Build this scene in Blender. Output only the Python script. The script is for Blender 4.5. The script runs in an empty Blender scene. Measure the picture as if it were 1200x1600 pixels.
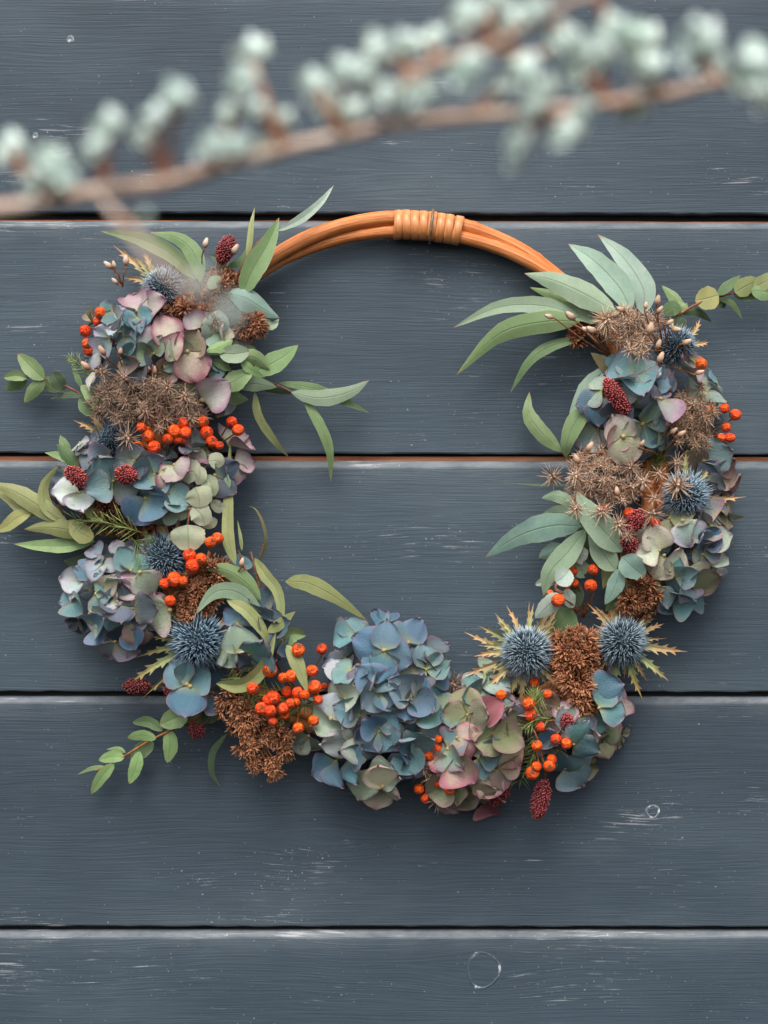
import bpy, math, random
from mathutils import Vector, Matrix, Quaternion

random.seed(7)
SC = bpy.context.scene
COL = SC.collection
R = math.radians

# ------------------------------------------------------------------ camera
S = 0.0004            # metres per photo pixel on the wall plane
D = 1.0               # camera distance from the wall, metres
cam_d = bpy.data.cameras.new('camera')
cam = bpy.data.objects.new('camera', cam_d)
COL.objects.link(cam)
cam.location = (0, -D, 0)
cam.rotation_euler = (R(90), 0, 0)
cam_d.sensor_fit = 'VERTICAL'
cam_d.sensor_height = 24
cam_d.sensor_width = 18
cam_d.lens = 24 * D / (1600 * S)
cam_d.clip_start = 0.02
cam_d.clip_end = 100
cam_d.dof.use_dof = True
cam_d.dof.focus_distance = D - 0.022
cam_d.dof.aperture_fstop = 3.9
SC.camera = cam

# ------------------------------------------------------------------ light
SUN_EL, SUN_AZ = 56, 8     # degrees up; degrees to the left of straight in front of the wall
w = bpy.data.worlds.new('World'); SC.world = w; w.use_nodes = True
nt = w.node_tree; nt.nodes.clear()
sky = nt.nodes.new('ShaderNodeTexSky'); sky.sky_type = 'NISHITA'; sky.sun_disc = False
sky.sun_elevation = R(SUN_EL); sky.sun_rotation = R(180 + SUN_AZ)
sky.air_density = 1.0; sky.dust_density = 4.0; sky.ozone_density = 0.6
bg = nt.nodes.new('ShaderNodeBackground'); bg.inputs['Strength'].default_value = 0.15
wo = nt.nodes.new('ShaderNodeOutputWorld')
hs = nt.nodes.new('ShaderNodeHueSaturation'); hs.inputs['Saturation'].default_value = 0.45   # overcast: the blue is washed out
nt.links.new(sky.outputs[0], hs.inputs['Color']); nt.links.new(hs.outputs[0], bg.inputs[0]); nt.links.new(bg.outputs[0], wo.inputs[0])
sl = bpy.data.lights.new('sun', 'SUN'); sl.energy = 1.35; sl.angle = R(36); sl.color = (1, 0.95, 0.88)
so = bpy.data.objects.new('sun', sl); COL.objects.link(so)
sd = Vector((-math.sin(R(SUN_AZ)) * math.cos(R(SUN_EL)), -math.cos(R(SUN_AZ)) * math.cos(R(SUN_EL)), math.sin(R(SUN_EL))))
so.rotation_euler = sd.to_track_quat('Z', 'Y').to_euler()
so.location = sd * 3
SC.view_settings.view_transform = 'Standard'
SC.view_settings.look = 'None'
SC.view_settings.gamma = 1
SC.view_settings.exposure = 0.52
SC.view_settings.use_curve_mapping = False
SC.render.engine = 'CYCLES'
SC.cycles.use_denoising = True
SC.cycles.max_bounces = 6
SC.cycles.transparent_max_bounces = 6

# ------------------------------------------------------------------ helpers
def W(x, y, h=0.0):
    """A point that shows at photo pixel x,y and stands h pixel-units (0.4 mm) off the wall, as a world point."""
    k = (D - h * S) / D * S
    return Vector(((x - 600) * k, -h * S, (800 - y) * k))

def lin(c):
    return tuple(((v / 255) / 12.92 if v / 255 <= 0.04045 else ((v / 255 + 0.055) / 1.055) ** 2.4) for v in c)

MW = {}
def link(name, data, parent=None, mw=None):
    o = bpy.data.objects.new(name, data)
    COL.objects.link(o)
    mw = mw if mw is not None else Matrix.Identity(4)
    MW[o] = mw
    if parent is not None:
        o.parent = parent
        o.matrix_basis = MW[parent].inverted() @ mw
    else:
        o.matrix_basis = mw
    return o

def thing(name, label, cat, at, group=None):
    o = link(name, None, None, Matrix.Translation(at))
    o.empty_display_size = 0.01
    o['label'] = label; o['category'] = cat
    if group: o['group'] = group
    return o

def mesh(name, verts, faces, mat, uvs=None, smooth=True):
    m = bpy.data.meshes.new(name)
    m.from_pydata([tuple(v) for v in verts], [], faces)
    if uvs:
        l = m.uv_layers.new(name='UVMap')
        fl = []
        for f in faces:
            for i in f: fl.extend(uvs[i])
        l.data.foreach_set('uv', fl)
    if smooth: m.polygons.foreach_set('use_smooth', [True] * len(faces))
    m.materials.append(mat)
    m.update()
    return m

def part(name, verts, faces, mat, parent, at, uvs=None, smooth=True, stuff=False, color=None):
    """World-space verts linked as one mesh whose origin is at the point at."""
    m = mesh(name, [Vector(v) - at for v in verts], faces, mat, uvs, smooth)
    o = link(name, m, parent, Matrix.Translation(at))
    if stuff: o['kind'] = 'stuff'
    if color: o.color = (*color, 1)
    return o

def curve(pts, n):
    """Catmull-Rom through the points, n+1 samples."""
    P = [Vector(p) for p in pts]
    if len(P) == 2: P = [P[0], (P[0] + P[1]) / 2, P[1]]
    P = [P[0] * 2 - P[1]] + P + [P[-1] * 2 - P[-2]]
    segs = len(P) - 3; out = []
    for i in range(n + 1):
        t = i / n * segs; k = min(int(t), segs - 1); t -= k
        a, b, c, d = P[k:k + 4]
        out.append(0.5 * ((2 * b) + (c - a) * t + (2 * a - 5 * b + 4 * c - d) * t * t + (3 * b - a - 3 * c + d) * t ** 3))
    return out

def tube_data(pts, radius, n=12, sides=6, V=None, F=None, U=None, caps=True, wob=0.0):
    V = [] if V is None else V; F = [] if F is None else F; U = [] if U is None else U
    C = curve(pts, n)
    up = Vector((0.31, -0.87, 0.4)); off = len(V); L = 0
    for i, c in enumerate(C):
        t = (C[min(i + 1, n)] - C[max(i - 1, 0)]).normalized()
        s = t.cross(up)
        s = s.normalized() if s.length > 1e-6 else t.orthogonal().normalized()
        b = s.cross(t)
        r = radius(i / n) if callable(radius) else radius
        if wob: r *= 1 + random.uniform(-wob, wob)
        if i: L += (c - C[i - 1]).length
        for k in range(sides):
            a = 2 * math.pi * k / sides
            V.append(c + (s * math.cos(a) + b * math.sin(a)) * r); U.append((k / sides, L * 10))
        if i:
            for k in range(sides):
                a0 = off + (i - 1) * sides + k; a1 = off + (i - 1) * sides + (k + 1) % sides
                F.append((a0, a1, a1 + sides, a0 + sides))
    if caps:
        F.append(tuple(off + k for k in range(sides))[::-1])
        F.append(tuple(off + n * sides + k for k in range(sides)))
    return V, F, U

# ------------------------------------------------------------------ materials
def newmat(name):
    m = bpy.data.materials.new(name); m.use_nodes = True
    n = m.node_tree.nodes; b = n['Principled BSDF']
    return m, m.node_tree, n, m.node_tree.links, b

def ramp(n, stops, interp='LINEAR'):
    r = n.new('ShaderNodeValToRGB'); r.color_ramp.interpolation = interp
    e = r.color_ramp.elements
    while len(e) < len(stops): e.new(0.5)
    for el, (p, c) in zip(e, stops):
        el.position = p; el.color = (*c, 1) if len(c) == 3 else c
    return r

def mixrgb(n, l, fac, a, b, mode='MIX'):
    x = n.new('ShaderNodeMix'); x.data_type = 'RGBA'; x.blend_type = mode
    for sock, val in ((x.inputs[0], fac), (x.inputs[6], a), (x.inputs[7], b)):
        if hasattr(val, 'links'): l.new(val, sock)
        elif isinstance(val, (int, float)): sock.default_value = val
        else: sock.default_value = (*val, 1) if len(val) == 3 else val
    return x.outputs[2]

def math_n(n, l, op, a, b=None, clamp=False):
    x = n.new('ShaderNodeMath'); x.operation = op; x.use_clamp = clamp
    for i, val in enumerate((a, b)):
        if val is None: continue
        if hasattr(val, 'links'): l.new(val, x.inputs[i])
        else: x.inputs[i].default_value = val
    return x.outputs[0]

def noise(n, l, vec, scale, detail=4, rough=0.55):
    x = n.new('ShaderNodeTexNoise'); x.inputs['Scale'].default_value = scale
    x.inputs['Detail'].default_value = detail; x.inputs['Roughness'].default_value = rough
    if vec is not None: l.new(vec, x.inputs['Vector'])
    return x.outputs[0]

def mapped(n, l, src, scale, add=None):
    m = n.new('ShaderNodeMapping'); m.inputs['Scale'].default_value = scale
    l.new(src, m.inputs['Vector'])
    if add is not None: l.new(add, m.inputs['Location'])
    return m.outputs[0]

def bump(n, l, b, height, strength, dist):
    x = n.new('ShaderNodeBump'); x.inputs['Strength'].default_value = strength; x.inputs['Distance'].default_value = dist
    l.new(height, x.inputs['Height']); l.new(x.outputs[0], b.inputs['Normal'])

def translucent(m, nt, n, l, b, col, fac):
    t = n.new('ShaderNodeBsdfTranslucent'); l.new(col, t.inputs[0])
    mx = n.new('ShaderNodeMixShader'); mx.inputs[0].default_value = fac
    l.new(b.outputs[0], mx.inputs[1]); l.new(t.outputs[0], mx.inputs[2])
    l.new(mx.outputs[0], n['Material Output'].inputs[0])

def mat_paint():
    m, nt, n, l, b = newmat('slate_paint')
    tc = n.new('ShaderNodeTexCoord'); oi = n.new('ShaderNodeObjectInfo')
    off = n.new('ShaderNodeCombineXYZ')
    l.new(math_n(n, l, 'MULTIPLY', oi.outputs['Random'], 37.0), off.inputs[0])
    l.new(math_n(n, l, 'MULTIPLY', oi.outputs['Random'], 91.0), off.inputs[2])
    # grain lines wander a little
    warp = n.new('ShaderNodeVectorMath'); warp.operation = 'ADD'
    wn = n.new('ShaderNodeTexNoise'); wn.inputs['Scale'].default_value = 1.0; wn.inputs['Detail'].default_value = 2
    l.new(mapped(n, l, tc.outputs['Object'], (7, 7, 16), off.outputs[0]), wn.inputs['Vector'])
    sc = n.new('ShaderNodeVectorMath'); sc.operation = 'SCALE'; sc.inputs[3].default_value = 0.010
    l.new(wn.outputs['Color'], sc.inputs[0])
    l.new(tc.outputs['Object'], warp.inputs[0]); l.new(sc.outputs[0], warp.inputs[1])
    # the grain swings round each knot
    geo = n.new('ShaderNodeNewGeometry'); ps = n.new('ShaderNodeSeparateXYZ'); l.new(geo.outputs['Position'], ps.inputs[0])
    dz = None
    for kx, ky, ka, kb, ks in ((757, 1514, 95, 36, .75), (1020, 1268, 70, 20, .7), (512, 1308, 80, 30, .8), (642, 1354, 40, 12, .7), (470, 262, 150, 42, .7), (30, 965, 110, 34, .75), (880, 1330, 150, 30, .5), (300, 560, 160, 40, .55), (1120, 70, 160, 40, .6)):
        ex = math_n(n, l, 'MULTIPLY', math_n(n, l, 'SUBTRACT', ps.outputs[0], (kx - 600) * S), 1 / (ka * S))
        rz = math_n(n, l, 'SUBTRACT', ps.outputs[2], (800 - ky) * S)
        ez = math_n(n, l, 'MULTIPLY', rz, 1 / (kb * S))
        q = math_n(n, l, 'ADD', math_n(n, l, 'MULTIPLY', ex, ex), math_n(n, l, 'MULTIPLY', ez, ez))
        g_ = math_n(n, l, 'MULTIPLY', math_n(n, l, 'EXPONENT', math_n(n, l, 'MULTIPLY', q, -1.0)), -ks)
        t_ = math_n(n, l, 'MULTIPLY', g_, rz)
        dz = t_ if dz is None else math_n(n, l, 'ADD', dz, t_)
    cz = n.new('ShaderNodeCombineXYZ'); l.new(dz, cz.inputs[2])
    w2 = n.new('ShaderNodeVectorMath'); w2.operation = 'ADD'; l.new(warp.outputs[0], w2.inputs[0]); l.new(cz.outputs[0], w2.inputs[1])
    v = w2.outputs[0]
    grain = noise(n, l, mapped(n, l, v, (17, 17, 820), off.outputs[0]), 1.0, 5, 0.6)
    fine = noise(n, l, mapped(n, l, v, (45, 45, 2200), off.outputs[0]), 1.0, 3, 0.6)
    tone = noise(n, l, mapped(n, l, tc.outputs['Object'], (5, 5, 11), off.outputs[0]), 1.0, 4, 0.6)
    scr = noise(n, l, mapped(n, l, v, (34, 34, 900), off.outputs[0]), 1.0, 4, 0.65)
    patch = noise(n, l, mapped(n, l, tc.outputs['Object'], (9, 9, 26), off.outputs[0]), 1.0, 3, 0.6)
    dots = noise(n, l, mapped(n, l, tc.outputs['Object'], (480, 480, 620), off.outputs[0]), 1.0, 2, 0.5)
    base = ramp(n, [(0.28, lin((56, 69, 80))), (0.52, lin((67, 81, 92))), (0.74, lin((83, 96, 105)))])
    l.new(tone, base.inputs[0])
    g = ramp(n, [(0.28, (0.84, 0.84, 0.84)), (0.5, (1.0, 1.0, 1.0)), (0.76, (1.16, 1.155, 1.15))]); l.new(grain, g.inputs[0])
    col = mixrgb(n, l, 0.8, base.outputs[0], g.outputs[0], 'MULTIPLY')
    f2 = ramp(n, [(0.35, (0.86, 0.86, 0.86)), (0.65, (1.10, 1.10, 1.10))]); l.new(fine, f2.inputs[0])
    col = mixrgb(n, l, 0.7, col, f2.outputs[0], 'MULTIPLY')
    pv = ramp(n, [(0.0, (0.90, 0.90, 0.91)), (1.0, (1.10, 1.10, 1.09))]); l.new(oi.outputs['Random'], pv.inputs[0])
    col = mixrgb(n, l, 1.0, col, pv.outputs[0], 'MULTIPLY')
    at = n.new('ShaderNodeAttribute'); at.attribute_name = 'edge'
    wear = noise(n, l, mapped(n, l, tc.outputs['Object'], (30, 30, 90), off.outputs[0]), 1.0, 5, 0.7)
    wr = ramp(n, [(0.32, (0.12, 0.12, 0.12)), (0.66, (0.85, 0.85, 0.85))]); l.new(wear, wr.inputs[0])
    col = mixrgb(n, l, math_n(n, l, 'MULTIPLY', at.outputs['Fac'], wr.outputs[0]), col, lin((132, 138, 142)))
    thr = math_n(n, l, 'ADD', scr, math_n(n, l, 'MULTIPLY', math_n(n, l, 'SUBTRACT', patch, 0.5), 0.75))
    thr = math_n(n, l, 'ADD', thr, math_n(n, l, 'MULTIPLY', at.outputs['Fac'], 0.09))
    sp = ramp(n, [(0.695, (0, 0, 0)), (0.79, (1, 1, 1))]); l.new(thr, sp.inputs[0])
    col = mixrgb(n, l, math_n(n, l, 'MULTIPLY', sp.outputs[0], 0.55), col, lin((196, 198, 200)))
    dthr = math_n(n, l, 'ADD', dots, math_n(n, l, 'MULTIPLY', math_n(n, l, 'SUBTRACT', patch, 0.5), 0.30))
    ds = ramp(n, [(0.715, (0, 0, 0)), (0.75, (1, 1, 1))]); l.new(dthr, ds.inputs[0])
    col = mixrgb(n, l, math_n(n, l, 'MULTIPLY', ds.outputs[0], 0.55), col, lin((190, 192, 194)))
    l.new(col, b.inputs['Base Color'])
    b.inputs['Roughness'].default_value = 0.56
    b.inputs['Specular IOR Level'].default_value = 0.35
    hh = math_n(n, l, 'ADD', grain, math_n(n, l, 'MULTIPLY', fine, 0.35))
    hh = math_n(n, l, 'ADD', hh, math_n(n, l, 'MULTIPLY', ds.outputs[0], 0.4))
    bump(n, l, b, hh, 0.42, 0.0008)
    return m

def mat_plain(name, stops, scale=300, rough=0.6, stretch=(1, 1, 1), bs=0.3, bd=0.0004, spec=0.4, objcol=False):
    m, nt, n, l, b = newmat(name)
    tc = n.new('ShaderNodeTexCoord')
    x = noise(n, l, mapped(n, l, tc.outputs['Object'], stretch), scale, 4)
    r = ramp(n, stops); l.new(x, r.inputs[0])
    col = r.outputs[0]
    if objcol:
        oi = n.new('ShaderNodeObjectInfo'); col = mixrgb(n, l, 1.0, col, oi.outputs['Color'], 'MULTIPLY')
    l.new(col, b.inputs['Base Color']); b.inputs['Roughness'].default_value = rough
    b.inputs['Specular IOR Level'].default_value = spec
    if bs: bump(n, l, b, x, bs, bd)
    return m

def mat_rattan():
    m, nt, n, l, b = newmat('rattan')
    uv = n.new('ShaderNodeUVMap')
    st = noise(n, l, mapped(n, l, uv.outputs[0], (24, 1.8, 1)), 1.0, 6, 0.7)
    big = noise(n, l, mapped(n, l, uv.outputs[0], (1.5, 5, 1)), 1.0, 3)
    r = ramp(n, [(0.28, lin((172, 88, 36))), (0.46, lin((216, 124, 60))), (0.68, lin((240, 172, 110)))]); l.new(st, r.inputs[0])
    r2 = ramp(n, [(0.34, (0.80, 0.75, 0.70)), (0.6, (1.05, 1.05, 1.05))]); l.new(big, r2.inputs[0])
    col = mixrgb(n, l, 0.8, r.outputs[0], r2.outputs[0], 'MULTIPLY')
    pit = noise(n, l, mapped(n, l, uv.outputs[0], (9, 14, 1)), 1.0, 3)
    pr = ramp(n, [(0.66, (0, 0, 0)), (0.70, (1, 1, 1))]); l.new(pit, pr.inputs[0])
    col = mixrgb(n, l, math_n(n, l, 'MULTIPLY', pr.outputs[0], 0.6), col, lin((96, 46, 18)))
    l.new(col, b.inputs['Base Color']); b.inputs['Roughness'].default_value = 0.46
    bump(n, l, b, st, 0.7, 0.0010)
    return m

def mat_petal():
    m, nt, n, l, b = newmat('petal')
    uv = n.new('ShaderNodeUVMap'); oi = n.new('ShaderNodeObjectInfo'); tc = n.new('ShaderNodeTexCoord')
    at = n.new('ShaderNodeAttribute'); at.attribute_type = 'OBJECT'; at.attribute_name = 'tint'
    sp = n.new('ShaderNodeSeparateXYZ'); l.new(uv.outputs[0], sp.inputs[0])
    off = n.new('ShaderNodeCombineXYZ'); l.new(math_n(n, l, 'MULTIPLY', oi.outputs['Random'], 50.0), off.inputs[0])
    l.new(math_n(n, l, 'MULTIPLY', oi.outputs['Random'], 23.0), off.inputs[1])
    mott = noise(n, l, mapped(n, l, tc.outputs['Object'], (1.7, 1.7, 1.7), off.outputs[0]), 1.0, 4, 0.6)
    # u: -1..1 stored as 0..1 ; edge factor grows toward the rim
    u = math_n(n, l, 'ABSOLUTE', math_n(n, l, 'SUBTRACT', math_n(n, l, 'MULTIPLY', sp.outputs[0], 2.0), 1.0))
    e = math_n(n, l, 'MAXIMUM', math_n(n, l, 'POWER', u, 2.2), math_n(n, l, 'POWER', sp.outputs[1], 2.6))
    e = math_n(n, l, 'ADD', e, math_n(n, l, 'MULTIPLY', math_n(n, l, 'SUBTRACT', mott, 0.5), 1.7), True)
    col = mixrgb(n, l, e, oi.outputs['Color'], at.outputs['Color'])
    # base of the petal yellows
    yb = ramp(n, [(0.0, (1, 1, 1)), (0.30, (0, 0, 0))]); l.new(sp.outputs[1], yb.inputs[0])
    col = mixrgb(n, l, math_n(n, l, 'MULTIPLY', yb.outputs[0], 0.55), col, lin((168, 172, 112)))
    # veins fan out of the base: lines of constant u, with a wobble
    ang = math_n(n, l, 'ADD', math_n(n, l, 'MULTIPLY', sp.outputs[0], 46.0), math_n(n, l, 'MULTIPLY', mott, 7.0))
    vein = math_n(n, l, 'ABSOLUTE', math_n(n, l, 'SINE', ang))
    vr = ramp(n, [(0.0, (1, 1, 1)), (0.14, (0, 0, 0))]); l.new(vein, vr.inputs[0])
    col = mixrgb(n, l, math_n(n, l, 'MULTIPLY', vr.outputs[0], math_n(n, l, 'MULTIPLY', mott, 0.80)), col, lin((206, 208, 190)))
    rim = ramp(n, [(0.82, (0, 0, 0)), (1.0, (1, 1, 1))]); l.new(math_n(n, l, 'MAXIMUM', u, sp.outputs[1]), rim.inputs[0])
    col = mixrgb(n, l, math_n(n, l, 'MULTIPLY', rim.outputs[0], math_n(n, l, 'MULTIPLY', mott, 1.2)), col, lin((150, 116, 124)))
    fr = noise(n, l, mapped(n, l, tc.outputs['Object'], (14, 14, 14), off.outputs[0]), 1.0, 3)
    spot = ramp(n, [(0.66, (0, 0, 0)), (0.74, (1, 1, 1))]); l.new(fr, spot.inputs[0])
    col = mixrgb(n, l, math_n(n, l, 'MULTIPLY', spot.outputs[0], 0.34), col, lin((110, 84, 70)))
    l.new(col, b.inputs['Base Color']); b.inputs['Roughness'].default_value = 0.62
    b.inputs['Specular IOR Level'].default_value = 0.3
    bump(n, l, b, math_n(n, l, 'ADD', vr.outputs[0], fr), 0.6, 0.0007)
    translucent(m, nt, n, l, b, col, 0.14)
    return m

def mat_leaf():
    m, nt, n, l, b = newmat('leaf')
    uv = n.new('ShaderNodeUVMap'); oi = n.new('ShaderNodeObjectInfo'); tc = n.new('ShaderNodeTexCoord')
    at = n.new('ShaderNodeAttribute'); at.attribute_type = 'OBJECT'; at.attribute_name = 'tint'
    sp = n.new('ShaderNodeSeparateXYZ'); l.new(uv.outputs[0], sp.inputs[0])
    off = n.new('ShaderNodeCombineXYZ'); l.new(math_n(n, l, 'MULTIPLY', oi.outputs['Random'], 50.0), off.inputs[0])
    mott = noise(n, l, mapped(n, l, tc.outputs['Object'], (90, 90, 90), off.outputs[0]), 1.0, 5, 0.65)
    fine = noise(n, l, mapped(n, l, tc.outputs['Object'], (900, 900, 900), off.outputs[0]), 1.0, 3)
    mr = ramp(n, [(0.32, (0, 0, 0)), (0.70, (1, 1, 1))]); l.new(mott, mr.inputs[0])
    col = mixrgb(n, l, mr.outputs[0], oi.outputs['Color'], at.outputs['Color'])
    fr = ramp(n, [(0.3, (0.90, 0.90, 0.90)), (0.7, (1.08, 1.08, 1.08))]); l.new(fine, fr.inputs[0])
    col = mixrgb(n, l, 0.8, col, fr.outputs[0], 'MULTIPLY')
    u = math_n(n, l, 'ABSOLUTE', math_n(n, l, 'SUBTRACT', math_n(n, l, 'MULTIPLY', sp.outputs[0], 2.0), 1.0))
    mid = ramp(n, [(0.0, (1, 1, 1)), (0.09, (0, 0, 0))]); l.new(u, mid.inputs[0])
    col = mixrgb(n, l, math_n(n, l, 'MULTIPLY', mid.outputs[0], 0.45), col, lin((104, 116, 78)))
    # side veins
    a = math_n(n, l, 'ADD', math_n(n, l, 'MULTIPLY', sp.outputs[1], 60.0), math_n(n, l, 'MULTIPLY', u, -9.0))
    a = math_n(n, l, 'ADD', a, math_n(n, l, 'MULTIPLY', mott, 5.0))
    vv = math_n(n, l, 'ABSOLUTE', math_n(n, l, 'SINE', a))
    vr = ramp(n, [(0.0, (1, 1, 1)), (0.18, (0, 0, 0))]); l.new(vv, vr.inputs[0])
    col = mixrgb(n, l, math_n(n, l, 'MULTIPLY', vr.outputs[0], 0.22), col, lin((186, 196, 160)))
    tip = ramp(n, [(0.93, (0, 0, 0)), (0.985, (1, 1, 1))])
    l.new(math_n(n, l, 'ADD', sp.outputs[1], math_n(n, l, 'MULTIPLY', math_n(n, l, 'SUBTRACT', mott, 0.5), 0.12)), tip.inputs[0])
    col = mixrgb(n, l, math_n(n, l, 'MULTIPLY', tip.outputs[0], 0.8), col, lin((172, 124, 92)))
    rim = ramp(n, [(0.90, (0, 0, 0)), (1.0, (1, 1, 1))]); l.new(u, rim.inputs[0])
    col = mixrgb(n, l, math_n(n, l, 'MULTIPLY', rim.outputs[0], 0.35), col, lin((178, 176, 138)))
    sr = ramp(n, [(0.655, (0, 0, 0)), (0.72, (1, 1, 1))]); l.new(fine, sr.inputs[0])
    col = mixrgb(n, l, math_n(n, l, 'MULTIPLY', sr.outputs[0], 0.4), col, lin((120, 92, 60)))
    l.new(col, b.inputs['Base Color']); b.inputs['Roughness'].default_value = 0.55
    b.inputs['Specular IOR Level'].default_value = 0.35
    hh = math_n(n, l, 'ADD', math_n(n, l, 'MULTIPLY', mid.outputs[0], -1.0), mott)
    bump(n, l, b, hh, 0.4, 0.0005)
    translucent(m, nt, n, l, b, col, 0.10)
    return m

def mat_grad(name, stops, rough=0.6, objcol=True, rnd=0.25, spec=0.35, trans=0):
    """colour runs along UV v (root to tip of a spine, scale or floret)"""
    m, nt, n, l, b = newmat(name)
    uv = n.new('ShaderNodeUVMap'); sp = n.new('ShaderNodeSeparateXYZ'); l.new(uv.outputs[0], sp.inputs[0])
    r = ramp(n, stops); l.new(sp.outputs[1], r.inputs[0]); col = r.outputs[0]
    tc = n.new('ShaderNodeTexCoord')
    x = noise(n, l, tc.outputs['Object'], 260, 2)
    vr = ramp(n, [(0.3, (1 - rnd,) * 3), (0.7, (1 + rnd,) * 3)]); l.new(x, vr.inputs[0])
    col = mixrgb(n, l, 1.0, col, vr.outputs[0], 'MULTIPLY')
    if objcol:
        oi = n.new('ShaderNodeObjectInfo'); col = mixrgb(n, l, 1.0, col, oi.outputs['Color'], 'MULTIPLY')
    l.new(col, b.inputs['Base Color']); b.inputs['Roughness'].default_value = rough
    b.inputs['Specular IOR Level'].default_value = spec
    if trans: translucent(m, nt, n, l, b, col, trans)
    return m

PAINT = mat_paint()
BARE = mat_plain('bare_wood', [(0.36, lin((52, 46, 44))), (0.42, lin((164, 100, 68))), (0.6, lin((210, 140, 100))), (0.75, lin((226, 170, 134)))], 1.0, 0.7, (14, 120, 300))
DARKW_SHADE = mat_plain('dark_wood_gap_shade', [(0.3, lin((30, 30, 32))), (0.7, lin((52, 52, 54)))], 1.0, 0.8, (25, 300, 900))  # dark tongues, and the shadow painted into the plank gaps
KNOT = mat_plain('knot_paint', [(0.40, lin((60, 73, 84))), (0.56, lin((84, 97, 107))), (0.66, lin((196, 200, 202)))], 160, 0.6)
WORN = mat_plain('worn_paint', [(0.35, lin((84, 95, 106))), (0.52, lin((120, 130, 138))), (0.66, lin((214, 216, 218)))], 420, 0.6)
RATTAN = mat_rattan()
WRAP = mat_plain('rattan_binding', [(0.3, lin((196, 120, 66))), (0.55, lin((226, 154, 98))), (0.75, lin((238, 182, 132)))], 1.0, 0.36, (240, 240, 60), 0.25, 0.0003, 0.5)
METAL = mat_plain('brass_ring', [(0.3, lin((58, 44, 34))), (0.7, lin((150, 118, 82)))], 300, 0.35, spec=0.8)
PETAL = mat_petal()
LEAF = mat_leaf()
BERRY = mat_plain('berry_skin', [(0.25, lin((222, 60, 8))), (0.50, lin((240, 86, 16))), (0.75, lin((250, 118, 36)))], 1.1, 0.30, bs=0.4, bd=0.09, spec=0.5, objcol=True)
CALYX = mat_plain('calyx', [(0.3, lin((52, 30, 20))), (0.7, lin((128, 92, 70)))], 3.0, 0.8, bs=0)
TWIG = mat_plain('twig_bark', [(0.3, lin((92, 60, 40))), (0.6, lin((146, 102, 70))), (0.8, lin((172, 130, 92)))], 500, 0.7, objcol=True)
SPINE = mat_grad('thistle_spine', [(0.0, lin((44, 56, 58))), (0.4, lin((92, 114, 126))), (0.72, lin((158, 178, 192))), (1.0, lin((222, 228, 230)))], 0.5)
CORE = mat_plain('thistle_core', [(0.3, lin((40, 52, 56))), (0.7, lin((72, 92, 104)))], 600, 0.7, objcol=True)
BRACT = mat_grad('bract', [(0.0, lin((136, 142, 114))), (0.35, lin((168, 164, 124))), (0.7, lin((186, 156, 116))), (1.0, lin((190, 152, 116)))], 0.6)
TUFT = mat_grad('dried_tuft', [(0.0, lin((70, 40, 26))), (0.5, lin((142, 92, 64))), (1.0, lin((214, 166, 130)))], 0.7)
BURST = mat_grad('seed_spine', [(0.0, lin((74, 56, 46))), (0.3, lin((150, 126, 108))), (1.0, lin((222, 202, 182)))], 0.65)
BURNET = mat_grad('burnet_grain', [(0.0, lin((58, 16, 20))), (0.45, lin((118, 36, 44))), (0.75, lin((176, 82, 82))), (1.0, lin((224, 166, 148)))], 0.65, rnd=0.45)
BUD = mat_grad('dry_bud', [(0.0, lin((140, 108, 88))), (0.4, lin((196, 172, 152))), (0.85, lin((220, 204, 188))), (1.0, lin((150, 116, 96)))], 0.55)
NEEDLE = mat_grad('fern_needle', [(0.0, lin((96, 112, 56))), (1.0, lin((168, 184, 108)))], 0.6)
FLOCENT = mat_plain('floret_centre', [(0.3, lin((140, 118, 70))), (0.7, lin((206, 184, 124)))], 900, 0.7)
BRANCH = mat_plain('branch_bark', [(0.3, lin((164, 130, 110))), (0.5, lin((202, 174, 154))), (0.75, lin((216, 198, 184)))], 90, 0.7)
BUDSHEATH = mat_plain('bud_sheath', [(0.3, lin((120, 72, 48))), (0.7, lin((176, 122, 92)))], 200, 0.7)
MINT = mat_grad('mint_leaf', [(0.0, lin((206, 232, 214))), (0.5, lin((226, 243, 234))), (1.0, lin((240, 250, 247)))], 0.6, trans=0.12, rnd=.06)

# ------------------------------------------------------------------ plank wall
wall = thing('plank_wall', 'slate blue-grey painted wooden plank wall with weathered horizontal boards', 'wall', W(600, 800, -40))
X0, X1 = -700, 1900
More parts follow.
